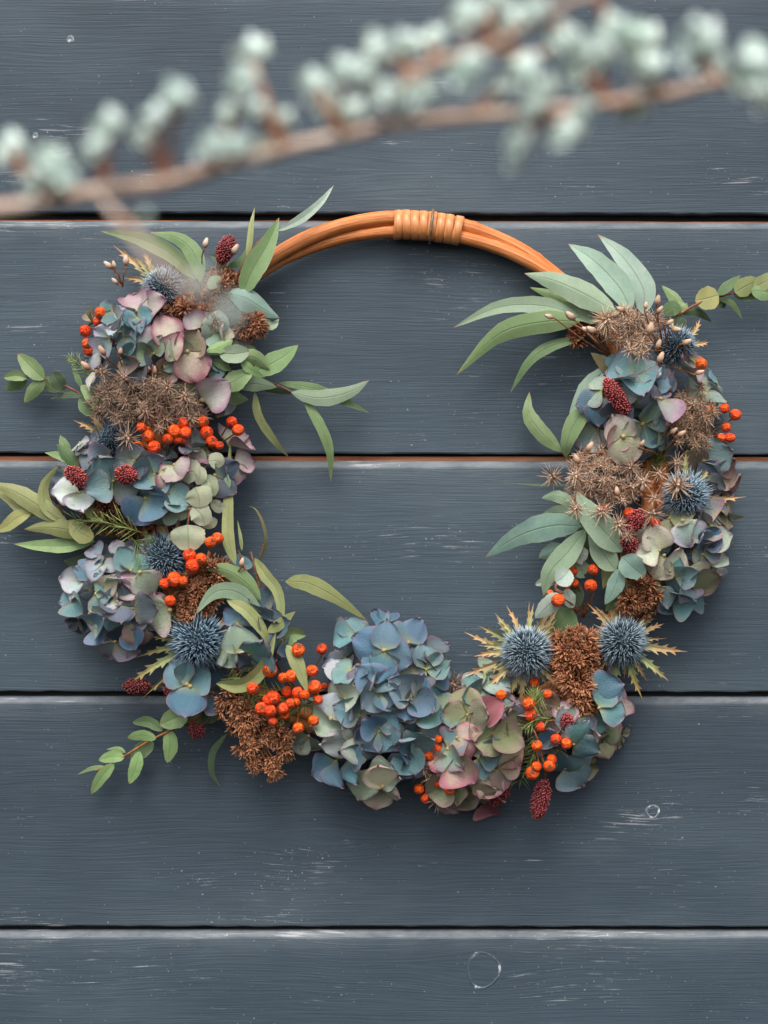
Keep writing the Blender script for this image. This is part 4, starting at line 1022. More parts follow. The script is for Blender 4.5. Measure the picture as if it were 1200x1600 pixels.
hydrangea('large blue-teal hydrangea at the bottom centre of the wreath', 588, 1102, 108, 138, [
    (600, 1016, 50, 'blue', {'r': 75, 'h': 110, 't': (0, -.12), 'o': 6}), (606, 974, 36, 'blue', {'n': 2, 'r': 70, 'h': 66}), (638, 1004, 44, 'blue', {'n': 2, 'r': 60}), (556, 996, 38, 'teal', {'n': 2, 'r': 130, 'h': 60}), (540, 1030, 40, 'dusk', {'n': 3, 'h': 60}), (668, 1018, 40, 'dusk', {'n': 3, 'h': 60}),
    (597, 1052, 36, 'teal', {'n': 3, 'r': -60}), (592, 1078, 48, 'blue', {'n': 4, 'r': 140, 'h': 108}), (574, 1058, 44, 'lav', {'n': 1, 'r': 75, 't': (-.7, 0), 'h': 114}), (548, 1048, 36, 'teal', {'n': 3, 'r': 150}), (522, 1052, 34, 'pale', {'n': 1, 'r': 185, 't': (-.2, -1)}), (643, 1088, 46, 'blue', {'r': 60, 'h': 104}), (630, 1062, 40, 'olive', {'n': 2, 'r': 80}),
    (655, 1072, 32, 'pale', {'n': 1, 'r': -70, 't': (.7, .2), 'h': 116}), (665, 1046, 44, 'teal', {'n': 3, 'r': 10}), (686, 1050, 28, 'teal', {'n': 2, 'r': 10, 'h': 48}), (676, 1070, 36, 'blue', {'n': 2, 'r': -30}), (592, 1142, 42, 'blue', {'r': 45, 'h': 112, 't': (0, .1), 'o': 8}), (528, 1104, 44, 'pale', {'n': 1, 'r': 60, 'h': 100, 't': (-.2, .1)}), (540, 1092, 36, 'sage', {'n': 2, 'r': 20}),
    (558, 1076, 36, 'sage', {'n': 1, 'r': 100, 't': (.7, .1), 'h': 106}), (512, 1130, 50, 'sage', {'n': 1, 'r': 8, 't': (0, -.7), 'h': 92}), (528, 1155, 52, 'pale', {'n': 1, 'r': 176, 't': (0, .55), 'h': 96}), (482, 1150, 40, 'sage', {'n': 2, 'r': 190, 't': (-.3, .7)}), (553, 1135, 46, 'sage', {'n': 1, 'r': -60, 't': (.6, .2), 'h': 104}), (562, 1118, 40, 'teal', {'n': 2, 'r': 80}),
    (525, 1190, 46, 'blue', {'n': 2, 'r': 200}), (545, 1186, 44, 'blue', {'n': 2, 'r': -50}), (560, 1172, 42, 'sage', {'n': 1, 'r': -95, 't': (.8, 0), 'h': 100}), (592, 1200, 58, 'cream', {'n': 1, 'r': 100, 'h': 106, 't': (.05, .3)}), (574, 1206, 50, 'sage', {'n': 2, 'r': -110}), (590, 1226, 40, 'cream', {'n': 2, 'r': -100, 'h': 56}),
    (650, 1112, 44, 'greenteal', {'n': 3, 'r': -20}), (634, 1168, 46, 'teal', {'n': 3, 'r': -60}), (656, 1148, 44, 'teal', {'n': 2, 'r': -70}), (648, 1178, 42, 'blue', {'n': 3}), (622, 1124, 40, 'teal', {'n': 3}), (690, 1086, 26, 'sage', {'n': 2, 'h': 40}), (604, 1234, 22, 'cream', {'n': 2, 'r': -80, 'h': 34}), (535, 1212, 34, 'dusk', {'n': 2, 'r': -110, 'h': 40}), (576, 1160, 36, 'dusk', {'n': 3}), (616, 1196, 40, 'blue', {'n': 2, 'r': -20})],
    40, ('dusk', 'deep', 'teal', 'blue'))
hydrangea('pink-edged green hydrangea at the bottom right of centre', 742, 1165, 86, 98, [
    (731, 1117, 46, 'olive', {'r': 100, 'h': 106}), (712, 1098, 40, 'oliveteal', {'n': 2, 'r': 160}), (748, 1090, 44, 'greenteal', {'n': 2, 'r': 90}), (766, 1110, 42, 'crim', {'n': 1, 'r': 40, 'h': 108, 't': (-.4, -.3)}), (788, 1106, 38, 'tealpink', {'n': 3}), (714, 1152, 40, 'pink', {'n': 2, 'r': -70, 'h': 112}), (700, 1170, 46, 'tealpink', {'n': 3, 'r': 230}), (685, 1140, 34, 'blue', {'n': 2, 'r': 110}),
    (770, 1146, 46, 'olive', {'n': 4, 'r': 60, 'h': 104}), (796, 1178, 52, 'pink', {'n': 1, 'r': -50, 'h': 104, 't': (.3, .3)}), (772, 1170, 40, 'teal', {'n': 1, 'r': 20, 'h': 112}), (748, 1185, 36, 'teal', {'n': 2, 'r': -70}), (728, 1200, 48, 'pink', {'n': 1, 'r': -45, 'h': 106}), (736, 1180, 30, 'sage', {'n': 2, 'r': 70}), (700, 1194, 36, 'pink', {'n': 2, 'r': 160}), (760, 1224, 48, 'pink', {'n': 1, 'r': 245, 'h': 88, 't': (0, .3)}),
    (716, 1246, 52, 'olive', {'n': 1, 'r': -100, 'h': 66, 't': (-.1, .3)}), (704, 1220, 44, 'olive', {'n': 2, 'r': 200}), (690, 1250, 36, 'tan', {'n': 2, 'r': 220, 'h': 36}), (740, 1240, 40, 'tan', {'n': 2, 'r': -80}), (810, 1122, 42, 'lav', {'n': 2, 'r': 15, 't': (0, .9)}), (758, 1056, 44, 'sage', {'n': 3, 'h': 52}), (790, 1062, 36, 'pale', {'n': 2, 'h': 46}), (780, 1200, 40, 'tan', {'n': 2, 'r': -60}), (760, 1250, 34, 'crim', {'n': 2, 'r': -60, 'h': 46}), (800, 1150, 40, 'olive', {'n': 2, 'r': 10})],
    28, ('olive', 'tan', 'dusk', 'tealpink'))
hydrangea('teal and mauve hydrangea at the lower right, below the right thistle', 912, 1130, 66, 84, [
    (946, 1078, 52, 'blue', {'n': 1, 'r': 20, 'h': 88, 't': (.3, 0)}), (936, 1106, 44, 'teal', {'n': 2, 'r': -20}), (960, 1098, 34, 'mauve', {'n': 2, 'r': -30, 'h': 40}), (922, 1140, 44, 'mauve', {'n': 1, 'r': 20, 'h': 86, 't': (.2, .4)}), (896, 1162, 44, 'teal', {'n': 2, 'r': -20}), (870, 1172, 44, 'blue', {'n': 3, 'r': 100}), (884, 1200, 44, 'teal', {'n': 2, 'r': -40, 't': (.2, .6)}), (936, 1150, 36, 'olive', {'n': 2, 'r': -60, 'h': 48}),
    (944, 1120, 34, 'pink', {'n': 2, 'r': -50, 'h': 40}), (916, 1164, 34, 'pink', {'n': 1, 'r': -60, 'h': 40}), (874, 1108, 46, 'tan', {'n': 2, 'r': 140}), (880, 1130, 36, 'mauve', {'n': 2, 'r': -30}), (952, 1056, 36, 'mauve', {'n': 2, 'r': 60, 'h': 40}), (858, 1150, 34, 'dusk', {'n': 3}), (905, 1120, 36, 'dusk', {'n': 2})],
    18, ('dusk', 'tan', 'teal', 'olive'))
hydrangea('cream and teal hydrangea at the outer right edge', 1068, 862, 72, 92, [
    (1074, 834, 44, 'pale', {'n': 1, 'r': -70, 'h': 108, 't': (.1, .1), 'o': 4}), (1018, 850, 48, 'cream', {'n': 2, 'r': 150}), (1028, 885, 40, 'cream', {'n': 1, 'r': 240, 'h': 98}), (1050, 872, 40, 'cream', {'n': 1, 'r': 80, 'h': 100, 't': (.4, 0)}), (1046, 930, 42, 'teal', {'n': 2, 'r': -80}), (1030, 915, 36, 'teal', {'n': 2, 'r': 200}), (1092, 900, 40, 'cream', {'n': 1, 'r': -40, 'h': 92, 't': (.3, .1)}), (1080, 914, 44, 'olive', {'n': 2, 'r': -50}),
    (1122, 846, 42, 'sage', {'n': 1, 'r': 10, 't': (.2, -.6)}), (1108, 820, 44, 'tealpink', {'n': 3, 'r': 30}), (1094, 852, 40, 'blue', {'n': 2, 'r': 40}), (1124, 762, 40, 'tan', {'n': 2, 'r': 20, 'h': 50}), (1116, 790, 42, 'tealpink', {'n': 2, 'r': 30, 'h': 64}), (1066, 922, 36, 'lav', {'n': 1, 'r': -110, 't': (.7, .1)}), (1106, 882, 40, 'sage', {'n': 2, 'r': 10, 't': (0, -.6)}), (1098, 866, 34, 'dusk', {'n': 3}), (1046, 810, 38, 'olive', {'n': 2, 'r': -90}), (1056, 900, 38, 'teal', {'n': 3}), (1074, 936, 30, 'teal', {'n': 2, 'r': -60, 'h': 44}), (1030, 860, 40, 'cream', {'n': 2, 'r': 100}), (1130, 800, 30, 'olive', {'n': 2, 'h': 40})],
    26, ('dusk', 'teal', 'blue', 'olive'))
hydrangea('teal hydrangea with pale cream-pink petals below the upper right seed head', 988, 645, 72, 92, [
    (991, 590, 46, 'teal', {'r': 100, 'h': 96}), (984, 606, 38, 'pale', {'n': 1, 'r': 170, 'h': 108, 't': (-.1, .2)}), (1012, 598, 40, 'blue', {'n': 2, 'r': -30}), (968, 584, 36, 'teal', {'n': 2, 'r': 150, 'h': 70}), (1004, 662, 48, 'greenteal', {'n': 3, 'r': 240, 'h': 100, 'o': 6}), (1034, 646, 46, 'mauve', {'n': 1, 'r': -85, 't': (.8, 0), 'h': 108}), (1012, 628, 42, 'lav', {'n': 1, 'r': -10, 't': (0, 1), 'h': 104}), (950, 638, 38, 'pale', {'n': 1, 'r': 250, 'h': 90, 't': (-.4, 0)}),
    (934, 672, 44, 'pale', {'n': 2, 'r': 200, 'h': 60}), (970, 668, 48, 'cream', {'n': 1, 'r': 120, 'h': 104}), (958, 686, 40, 'pink', {'n': 1, 'r': 215, 'h': 100}), (981, 708, 54, 'cream', {'n': 1, 'r': -75, 'h': 112, 't': (.1, .2), 'o': 4}), (1010, 706, 36, 'blue', {'n': 2, 'r': -60}), (936, 628, 40, 'deep', {'n': 2, 'r': 190}), (940, 610, 34, 'sage', {'n': 2, 'r': 110}), (1064, 575, 44, 'tealpink', {'n': 3, 'r': 80, 'h': 70}), (1056, 592, 40, 'mauve', {'n': 1, 'r': 40, 'h': 84}), (1030, 608, 36, 'dusk', {'n': 3}), (1030, 676, 36, 'teal', {'n': 2, 'r': -20}), (1040, 700, 34, 'dusk', {'n': 2}), (960, 650, 36, 'dusk', {'n': 3})],
    24, ('dusk', 'deep', 'teal'))
hydrangea('small grey-teal hydrangea tucked behind the right edge berries', 1104, 690, 40, 88, [
    (1100, 720, 44, 'teal', {'n': 2, 'r': -80}), (1120, 738, 36, 'tan', {'n': 2, 'r': -30}), (1104, 612, 40, 'sage', {'n': 3}), (1120, 600, 30, 'teal', {'n': 2, 'r': 20}), (1084, 722, 38, 'tan', {'n': 1, 'r': -60}), (1126, 760, 38, 'tan', {'n': 2, 'r': -10}), (1100, 750, 34, 'dusk', {'n': 3})], 10, ('dusk', 'tan', 'teal'), 26, 44)

# ------------------------------------------------------------------ sea holly
TAN = (1.05, .95, .85); GRN = (.8, 1.0, .8)
thistle('blue sea holly with tan bracts at the top left, half behind the blurred twig', 254, 450, 36, (-.3, -.35), [((-60, -52), 92, 13, TAN), ((-70, -18), 60, 11, TAN), ((-55, 30), 68, 10, TAN), ((-40, -45), 56, 10, GRN), ((-30, -60), 62, 10, TAN)] + ring_bracts(36, 5, (1.1, 1.35), 8, (150, 200)), 72)
thistle('small dark sea holly between the left seed head and the berries', 174, 692, 28, (-.2, -.1), [((-50, -30), 62, 12, TAN), ((-20, -30), 58, 11, TAN), ((30, 20), 44, 9, TAN), ((55, -12), 44, 10, TAN), ((60, 30), 70, 9, TAN)], 60, 300, (.55, .62, .68))
thistle('blue sea holly left of the inner left berries', 256, 874, 42, (.05, .15), [((-50, -30), 64, 12, TAN), ((-30, -50), 66, 10, GRN), ((-5, -60), 66, 9, GRN), ((20, -50), 66, 10, TAN), ((-60, 0), 60, 9, GRN), ((40, -50), 62, 8, TAN)], 80, 430, (.78, .84, .9))
thistle('large blue sea holly at the lower left above the burnets', 310, 1003, 45, (.1, .2), [((-75, 45), 118, 13, GRN), ((-80, 20), 92, 11, GRN), ((-70, 70), 116, 9, GRN), ((-70, -8), 70, 9, GRN), ((50, -40), 72, 10, TAN), ((70, -30), 88, 11, TAN), ((30, -55), 66, 9, TAN), ((0, -60), 64, 9, GRN), ((-40, -45), 62, 9, GRN)], 86, 470, (.82, .92, 1.02))
thistle('pale blue sea holly with long tan spiny bracts at the lower right', 823, 1020, 42, (-.05, .1), [((-80, -45), 78, 12, GRN), ((-90, -30), 92, 10, TAN), ((-70, 25), 98, 12, TAN), ((-65, -10), 70, 12, GRN), ((30, -75), 88, 13, TAN), ((10, -70), 70, 9, GRN), ((-30, -70), 72, 9, TAN), ((-60, 55), 88, 12, TAN), ((-35, 70), 82, 10, TAN), ((-10, 75), 86, 10, TAN), ((25, 70), 72, 10, TAN), ((50, 55), 72, 9, TAN), ((60, 10), 58, 9, TAN), ((-75, 5), 74, 11, TAN), ((45, -50), 64, 10, GRN), ((-50, -60), 66, 10, GRN)] + ring_bracts(42, 12, (1.4, 1.9), 8), 86, 480, (1.05, 1.06, 1.06))
thistle('greyish blue sea holly with bracts pointing right at the lower right', 973, 1004, 38, (.1, .15), [((85, 12), 92, 14, TAN), ((60, 50), 84, 12, GRN), ((25, 72), 84, 12, (.95, 1.05, .7)), ((-20, 70), 84, 12, GRN), ((-45, -50), 74, 12, TAN), ((-20, -62), 78, 12, TAN), ((35, -50), 66, 10, TAN), ((55, -25), 64, 10, TAN), ((0, -55), 58, 10, GRN), ((-55, -10), 54, 10, GRN)] + ring_bracts(38, 8, (1.3, 1.8), 8), 84, 430, (.98, 1.0, 1.0))
thistle('blue sea holly at the right edge beside the large seed head', 1072, 776, 40, (.15, .05), [((82, 0), 84, 10, TAN), ((60, 60), 94, 10, TAN), ((20, 70), 76, 10, TAN), ((-30, 60), 60, 9, (.8, 1, 1.1)), ((-15, 70), 76, 8, (.8, 1, 1.1)), ((0, -60), 64, 10, GRN), ((40, -50), 70, 9, TAN)], 90, 450, (.95, 1.02, 1.08))
thistle('blue sea holly tucked below the upper right seed head', 1058, 540, 32, (.35, -.2), [((30, -35), 50, 10, TAN), ((20, 20), 42, 10, TAN), ((45, -5), 44, 9, TAN), ((-10, -40), 42, 8, GRN)], 72, 360, (.85, .92, .98))

# ------------------------------------------------------------------ berries
berries('orange berries at the outer upper left edge', (196, 528), [(157, 489, 9.5), (174, 489, 7), (153, 502, 8), (133, 517, 8.5), (136, 537, 8), (138, 547, 8.5), (171, 533, 6), (187, 543, 6.5)], 66)
berries('row of orange berries under the brown left seed head', (255, 720), [(221, 668, 8), (231, 681, 10), (215, 699, 10), (241, 699, 11), (230, 672, 6), (262, 686, 8), (273, 674, 10), (277, 686, 8), (290, 676, 9), (287, 660, 8.5), (286, 688, 5)], 98)
berries('orange berries on the inner left edge above the round pale leaves', (330, 705), [(317, 659, 9), (323, 676, 10), (331, 690, 9), (343, 696, 7), (362, 659, 9), (372, 672, 9.5)], 92)
berries('orange berries around the left inner thistle', (318, 905), [(329, 847, 8.5), (340, 841, 8.5), (296, 867, 10), (314, 873, 9), (301, 884, 10), (272, 905, 11), (257, 912, 8), (286, 908, 7.5), (266, 939, 9)], 104)
berries('large orange berry cluster left of the bottom centre hydrangea', (470, 1080), [(421, 1047, 11), (442, 1059, 8), (455, 1056, 9.5), (395, 1075, 9.5), (427, 1090, 11), (418, 1094, 9), (408, 1107, 10), (423, 1111, 9.5), (426, 1127, 7), (449, 1081, 8.5, 90), (466, 1082, 9.5), (476, 1086, 8), (492, 1073, 10), (488, 1048, 9), (503, 1014, 9, 60), (466, 1016, 10), (497, 1093, 8), (443, 1107, 9), (454, 1099, 8), (463, 1097, 6), (445, 1117, 7), (466, 1138, 9), (490, 1126, 8.5), (432, 1012, 9, 70), (518, 1073, 5, 70), (507, 1072, 5, 70)], 106)
berries('orange berries between the two bottom hydrangeas', (712, 1170), [(671, 1180, 10), (682, 1168, 8), (685, 1155, 6), (690, 1135, 8), (655, 1233, 8.5, 60), (665, 1247, 8, 58), (686, 1222, 9), (702, 1234, 9, 100)], 86)
berries('orange berries at the lower right below the pale thistle', (846, 1128), [(783, 1086, 9), (826, 1100, 10), (829, 1117, 9.5), (856, 1085, 7), (835, 1066, 8, 64), (845, 1136, 7.5), (839, 1165, 8), (869, 1155, 9), (885, 1162, 8), (862, 1187, 8), (858, 1197, 10), (838, 1198, 7.5), (832, 1208, 10)], 100)
berries('orange berries on long stems inside the right curve', (912, 965), [(872, 938, 10, 104), (860, 927, 6, 80), (923, 915, 9, 104), (927, 890, 8, 80), (895, 892, 7, 70), (898, 911, 7, 60), (885, 916, 6, 60)], 84)
berries('three orange berries under the large right seed head', (1000, 830), [(983, 802, 9), (1021, 819, 10.5), (941, 797, 6.5)], 96)
berries('orange berries along the upper outer right edge', (1095, 668), [(1096, 569, 9), (1110, 642, 9), (1132, 638, 8), (1149, 648, 10), (1135, 668, 8), (1141, 684, 8.5), (1127, 684, 7), (1118, 692, 7.5), (1110, 704, 8), (1123, 709, 8)], 66)

# ------------------------------------------------------------------ rust brown dried heads
GB = 'rust brown dried flower heads in the wreath'
def rust(label, root, ells, size=11, color=(1, .92, .85), **k):
    return umbel('dried_flower_head', label, 'dried flower', GB, root, [(e[0], e[1], e[2], e[3], int(e[4] * .72), *e[5:]) for e in ells], TM, 'tuft', size * 1.3, color, radial=.9, **k)
rust('rust brown dried head fanning downward at the lower left', (352, 1078), [(360, 1092, 26, 20, 26), (388, 1118, 22, 18, 22), (370, 1124, 14, 14, 11), (442, 1156, 11, 26, 22, -14), (417, 1150, 13, 20, 16), (388, 1160, 15, 20, 18), (398, 1192, 13, 15, 13), (426, 1200, 12, 17, 13)], 9.5, (1.12, 1.04, .96), h0=50, hd=22, var=.38, stalk=1.4)
rust('brown dried head below the left inner thistle', (330, 960), [(308, 932, 32, 40, 80), (332, 892, 24, 18, 28), (296, 960, 20, 16, 20)], 9, (.92, .82, .75), h0=48)
rust('dark brown dried head under the left red burnets', (215, 790), [(178, 796, 42, 34, 80), (212, 816, 30, 22, 36)], 8.5, (.55, .48, .42), h0=36, hd=36)
rust('brown dried heads beside the top left thistle and burnet', (330, 500), [(287, 484, 26, 18, 34), (347, 455, 26, 34, 52), (392, 507, 22, 22, 34), (330, 495, 22, 18, 24)], 9, (.85, .74, .66), h0=46)
rust('thick rust brown dried head between the two lower right thistles', (905, 1060), [(897, 1022, 40, 40, 86), (900, 1068, 26, 22, 34), (906, 1096, 24, 30, 44)], 10.5, (1.0, .88, .78), h0=52)
rust('dark brown dried head beside the cream right hydrangea', (985, 935), [(1006, 924, 26, 36, 60), (990, 866, 22, 24, 34), (985, 942, 20, 18, 24)], 9, (.75, .64, .56), h0=44)
rust('small rusty dried tuft at the right end of the bare cane', (938, 522), [(917, 502, 16, 16, 18), (900, 527, 14, 14, 16)], 8, (.9, .7, .62), h0=30, hd=26)

# ------------------------------------------------------------------ star-burst seed heads
GS = 'starry dried seed heads in the wreath'
def seeds(label, root, ells, size, color, extra=(), **k):
    return umbel('seed_head', label, 'seed head', GS, root, [(e[0], e[1], e[2], e[3], int(e[4] * .66), *e[5:]) for e in ells], SM, 'seed_burst', size, color, extra=extra, **k)
seeds('wide feathery brown seed head across the upper left', (240, 640), [(222, 622, 82, 44, 92), (290, 640, 26, 28, 20)], 17, (.92, .84, .78), [(193, 590, 24), (240, 596, 24), (160, 580, 18), (290, 618, 22), (200, 684, 20), (262, 604, 20), (250, 668, 18)], h0=56, hd=50, stalk=.9)
seeds('tan seed head at the top right over the cane end', (1000, 545), [(985, 512, 46, 30, 48), (998, 538, 22, 14, 8)], 16, (1.15, 1.06, .97), [(985, 546, 20), (948, 500, 22), (1002, 552, 16)], h0=60, hd=44, stalk=.9)
seeds('brown seed head beside the upper right berries', (1060, 670), [(1074, 652, 44, 42, 62), (1096, 690, 22, 18, 14)], 14, (.95, .83, .72), [(1095, 605, 20, 70), (1060, 690, 18), (1112, 640, 18, 70)], h0=50, hd=44, stalk=.9)
seeds('large pale straw seed head across the right side', (985, 790), [(948, 744, 62, 46, 90), (905, 770, 20, 20, 10)], 15, (1.2, 1.1, 1.02), [(1022, 778, 25), (1020, 803, 25), (966, 819, 24), (973, 782, 22), (1058, 758, 24), (900, 795, 20), (863, 745, 20, 60), (1058, 722, 20), (1030, 740, 20), (900, 742, 20), (1006, 752, 20), (980, 836, 20), (940, 800, 20)], h0=56, hd=50, stalk=.9)
seeds('spiky grey-brown seed bursts between the bottom hydrangeas', (690, 1190), [(676, 1200, 14, 20, 4)], 19, (.85, .78, .74), [(661, 1196, 24, 74), (678, 1212, 22, 70), (686, 1247, 20, 60), (709, 1068, 22, 44), (694, 1160, 18, 50)], h0=46, hd=20)

# ------------------------------------------------------------------ burnets
burnet('dark red burnet head standing above the top left flowers', (343, 412), (362, 370), 27, [(346, 440, 60), (350, 470, 40)], 84, (.9, .85, .95))
burnet('oval red burnet at the outer left, lying on a pale petal', (104, 732), (134, 757), 24, None, 96, (1.15, 1, 1))
burnet('wide red burnet facing forward on a mauve petal, left side', (182, 738), (212, 746), 29, None, 112, (1.2, 1, .95))
burnet('dark burnet head sticking out at the far lower left', (235, 1072), (194, 1072), 24, [(255, 1074, 50), (300, 1078, 40)], 56, (.62, .6, .6))
burnet('dark burnet half hidden behind the blue floret, lower left', (292, 1076), (257, 1080), 23, [(320, 1080, 40)], 56, (.62, .55, .58))
burnet('small round burnet beside the lower left leaf sprig', (314, 1134), (300, 1148), 25, [(330, 1122, 44), (345, 1105, 40)], 52, (.75, .7, .7))
burnet('long red burnet head among the upper right petals', (980, 648), (946, 592), 25, None, 112, (1.15, .95, .95))
burnet('red burnet head under the large right seed head', (985, 830), (1002, 798), 26, None, 104, (1.1, .85, .9))
burnet('red burnet just below the right berries and seed bursts', (990, 862), (976, 832), 25, [(985, 890, 60)], 96, (1.0, .8, .85))
burnet('long dark red burnet hanging below the lower right', (852, 1218), (838, 1279), 27, [(850, 1195, 92), (838, 1150, 104), (830, 1136, 96)], 78, (.85, .75, .8))
burnet('short burnet with brown tip under the pink hydrangea', (795, 1226), (762, 1256), 27, [(806, 1214, 50)], 54, (.75, .68, .62))
burnet('small round burnet on a thin stem at the lower right', (877, 1125), (894, 1127), 22, [(860, 1126, 92), (835, 1128, 92)], 102, (.9, .8, .85))
burnet('small dark burnet beside the right end of the bare cane', (905, 522), (888, 534), 18, None, 40, (.7, .6, .6))

# ------------------------------------------------------------------ bud sprigs
buds('pale dry buds on thin stems at the outer top left', (192, 448), [(180, 420, -4, -16), (184, 444, -12, -12), (176, 420, -12, -10), (197, 416, 0, -14)], 62, 16, (1, .95, .92))
buds('two pale buds beside the top left red burnet', (316, 425), [(319, 388, 4, -14), (363, 398, 8, -12)], 84, 17)
buds('dry buds on a forked twig pointing left at the top right', (955, 558), [(865, 497, -14, -5), (898, 500, -10, -8), (925, 518, -14, -5), (933, 520, -12, -6)], 92, 18, (.95, .85, .76))
buds('scatter of dry buds around the upper right seed head', (1035, 565), [(1026, 478, 2, -14), (1026, 490, 8, -10), (1040, 508, 12, -8), (1048, 514, 14, 2), (975, 486, -10, -4), (1014, 524, 2, -12), (1026, 546, 4, -12), (1065, 538, 14, -6), (1028, 568, 6, -14), (1014, 590, 14, -4), (1086, 584, 14, -4), (1008, 484, 2, -12)], 104, 18, (.95, .82, .70))
buds('brown dry buds below the upper right hydrangea', (1030, 720), [(1000, 698, 6, -10), (1046, 678, 10, -8), (1058, 682, 12, -8), (1042, 668, 2, -10), (916, 706, 8, -12), (905, 725, -6, -12), (965, 775, -2, -14), (1003, 770, 2, -14)], 108, 17, (.9, .74, .62))
buds('brown dry buds across the upper left pink petals', (215, 600), [(262, 562, 0, -14), (242, 586, 0, -14), (142, 578, -12, -10), (187, 556, 4, -14), (165, 556, -8, -12), (232, 580, 6, -10)], 112, 17, (.8, .62, .55))
buds('single bud on a thin stem beside the inner left leaves', (370, 918), [(376, 886, 4, -14), (340, 915, 6, 2)], 96, 15, (.95, .8, .72))

# ------------------------------------------------------------------ fern needles
needles('feathery green sprig over the dark brown head at left', [[(230, 835, 84), (180, 820, 96), (120, 812, 80)], [(205, 840, 80), (222, 856, 84), (240, 850, 76)]], 13, (26, 50))
needles('wispy green needles at the outer upper left', [[(150, 600, 50), (128, 574, 54), (112, 560, 44)]], 9, (18, 30))
needles('green needles behind the lower left berry cluster', [[(345, 1062, 80), (380, 1062, 92), (398, 1096, 84)], [(470, 1095, 70), (420, 1085, 90), (392, 1060, 86)], [(520, 1090, 60), (480, 1100, 78), (440, 1122, 74)]], 13, (20, 40), (.9, .95, .9))
needles('fine green fern among the lower right berries', [[(870, 1126, 84), (840, 1122, 96), (812, 1140, 92)], [(850, 1130, 80), (832, 1180, 70), (814, 1218, 50)], [(846, 1128, 84), (835, 1100, 88), (836, 1086, 84)]], 13, (20, 42), (1, 1.05, 1))
needles('dark green needles behind the right cream petal', [[(1010, 750, 50), (1030, 710, 66), (1042, 684, 60)], [(1050, 730, 50), (1022, 706, 62), (1012, 690, 60)]], 13, (18, 34), (.7, .72, .6))

# ------------------------------------------------------------------ out-of-focus branch close to the camera
BH = 1480
KB = (D - BH * S) / D
branch = thing('budding_branch', 'blurred brown branch with pale mint buds crossing in front at the top', 'branch', W(-60, 340, BH))
def btwig(name, pts, r0, r1, mat=BRANCH):
    V, F, U = tube_data([W(p[0], p[1], BH + (p[2] if len(p) > 2 else 0)) for p in pts], lambda t: (r0 + (r1 - r0) * t) * S * KB, 30, 8, wob=.08)
    return part(name, V, F, mat, branch, W(pts[0][0], pts[0][1], BH))
MAIN = [(-60, 335), (60, 318), (160, 298), (260, 286), (340, 262), (440, 234), (540, 212), (640, 192), (740, 182), (850, 174), (950, 162), (1040, 148), (1120, 128)]
SEC = [(590, 202, 4), (615, 160, 10), (640, 118, 14), (690, 96, 14), (770, 70, 10), (850, 20, 6), (930, -12, 0), (980, -40, 0)]
btwig('main_stem', MAIN, 12, 9); btwig('side_stem', SEC, 6, 4.5)
btwig('side_stem', [(150, 300), (190, 345, 120), (250, 410, 220), (325, 462, 300)], 6, 4)
btwig('side_stem', [(640, 110), (740, 78), (800, 84), (860, 82)], 6, 5)
SEG = [Vector((p[0], p[1])) for p in MAIN + SEC + [(190, 345), (250, 410), (325, 462)]]
def bleaf(seed):
    V = []; F = []; U = []; rnd = random.Random(seed); wd = rnd.uniform(.42, .55); cup = rnd.uniform(.5, 1.1)
    for i in range(7):
        v = i / 6; ww = wd * math.sin(math.pi * max(.03, v) ** .85 * .98) ** .6
        for u in (-1, -.5, 0, .5, 1): V.append((u * ww, v, cup * (u * ww) ** 2 + .12 * v * v)); U.append((u * .5 + .5, v))
    for i in range(6):
        for k in range(4): a = i * 5 + k; F.append((a, a + 1, a + 6, a + 5))
    return mesh('bud_leaf', V, F, MINT, U)
BLM = [bleaf(i) for i in range(4)]
SHM = bead('bud_cluster', MINT, 12, 8); SHB = bead('bud_sheath', BUDSHEATH, 8, 6)
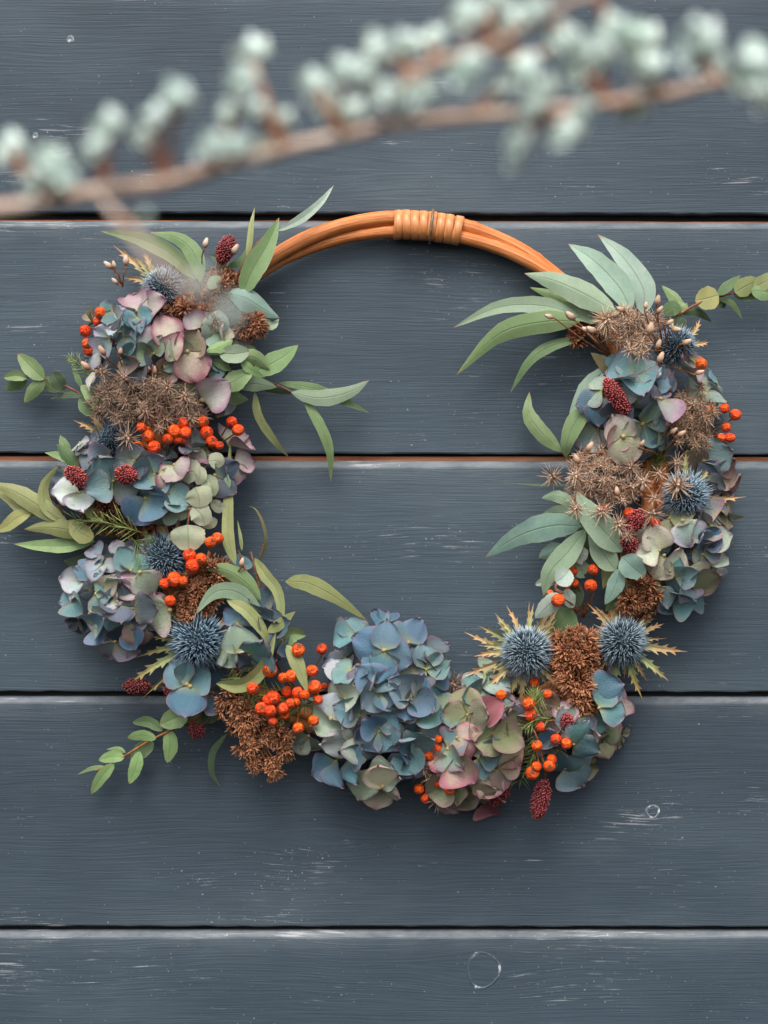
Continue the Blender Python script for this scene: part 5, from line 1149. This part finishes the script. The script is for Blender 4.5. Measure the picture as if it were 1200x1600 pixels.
BUDS = [(15, 232, 28), (75, 258, 30), (55, 285, 24), (100, 285, 24), (170, 197, 27), (145, 232, 22), (275, 154, 29), (240, 184, 22), (226, 216, 20), (392, 84, 29), (380, 130, 26), (355, 178, 19), (402, 172, 18), (332, 234, 28), (370, 228, 24), (422, 235, 27), (442, 186, 20), (490, 134, 28), (508, 166, 26), (534, 112, 26), (545, 176, 24), (586, 78, 26), (566, 118, 22), (632, 70, 26), (672, 66, 24), (600, 150, 26), (640, 156, 28), (662, 146, 24), (730, 108, 31), (724, 26, 27), (764, 16, 24), (800, 42, 28), (834, 18, 24), (778, -4, 22), (815, 112, 30), (782, 140, 22), (842, 142, 28), (880, 62, 28), (906, 102, 33), (930, 84, 28), (952, 48, 27), (1000, 62, 30), (1012, 108, 28), (992, 168, 27), (1084, 66, 38), (1104, 94, 32), (1172, 108, 37), (1200, 152, 28), (808, 222, 25), (808, 250, 18), (880, 212, 25), (902, 190, 18), (912, 165, 17), (832, 168, 22), (226, 338, 10), (314, 440, 17), (360, 484, 19)]
for (x, y, r) in BUDS:
    bh = BH + (260 if y > 430 else 90 if y > 330 else random.uniform(-40, 60)); kb = (D - bh * S) / D
    cl = link('bud_cluster', SHM, branch, Matrix.Translation(W(x, y, bh)) @ Matrix.Rotation(random.uniform(0, 3), 4, 'Y') @ Matrix.Diagonal((r * .62 * S * kb, r * .7 * S * kb, r * .78 * S * kb, 1)))
    s = min(SEG, key=lambda q: (q - Vector((x, y))).length * (1 if abs(q.x - x) < 60 else 1.4))
    if y < 330:
        link('bud_sheath', SHB, cl, Matrix.Translation(W(x - (x - s.x) * .12, y + r * .75 * (1 if s.y > y else -1), bh - 10)) @ Matrix.Diagonal((r * .42 * S * kb, r * .42 * S * kb, r * .5 * S * kb, 1)))
    if (s - Vector((x, y))).length > 14 and y < 420:
        btwig('twig', [(s.x, s.y), ((s.x + x) / 2 + random.uniform(-5, 5), (s.y + y) / 2, random.uniform(-8, 8)), (x, y, bh - BH)], 6.5, 4.5, BUDSHEATH)
    for d in fib(9, -.5, 1):
        d = Vector((d.x, -d.z * .9, d.y + .2)) + Vector((random.gauss(0, .2), random.gauss(0, .2), random.gauss(0, .2)))
        k = random.uniform(.9, 1.06)
        m = frame(d.orthogonal(), d)
        o = link('bud_leaf', random.choice(BLM), cl, Matrix.Translation(W(x, y, bh)) @ m.to_4x4() @ Matrix.Scale(r * random.uniform(.95, 1.3) * S * kb, 4))
        o.color = (k, k * random.uniform(.99, 1.03), k * random.uniform(.95, 1.05), 1)
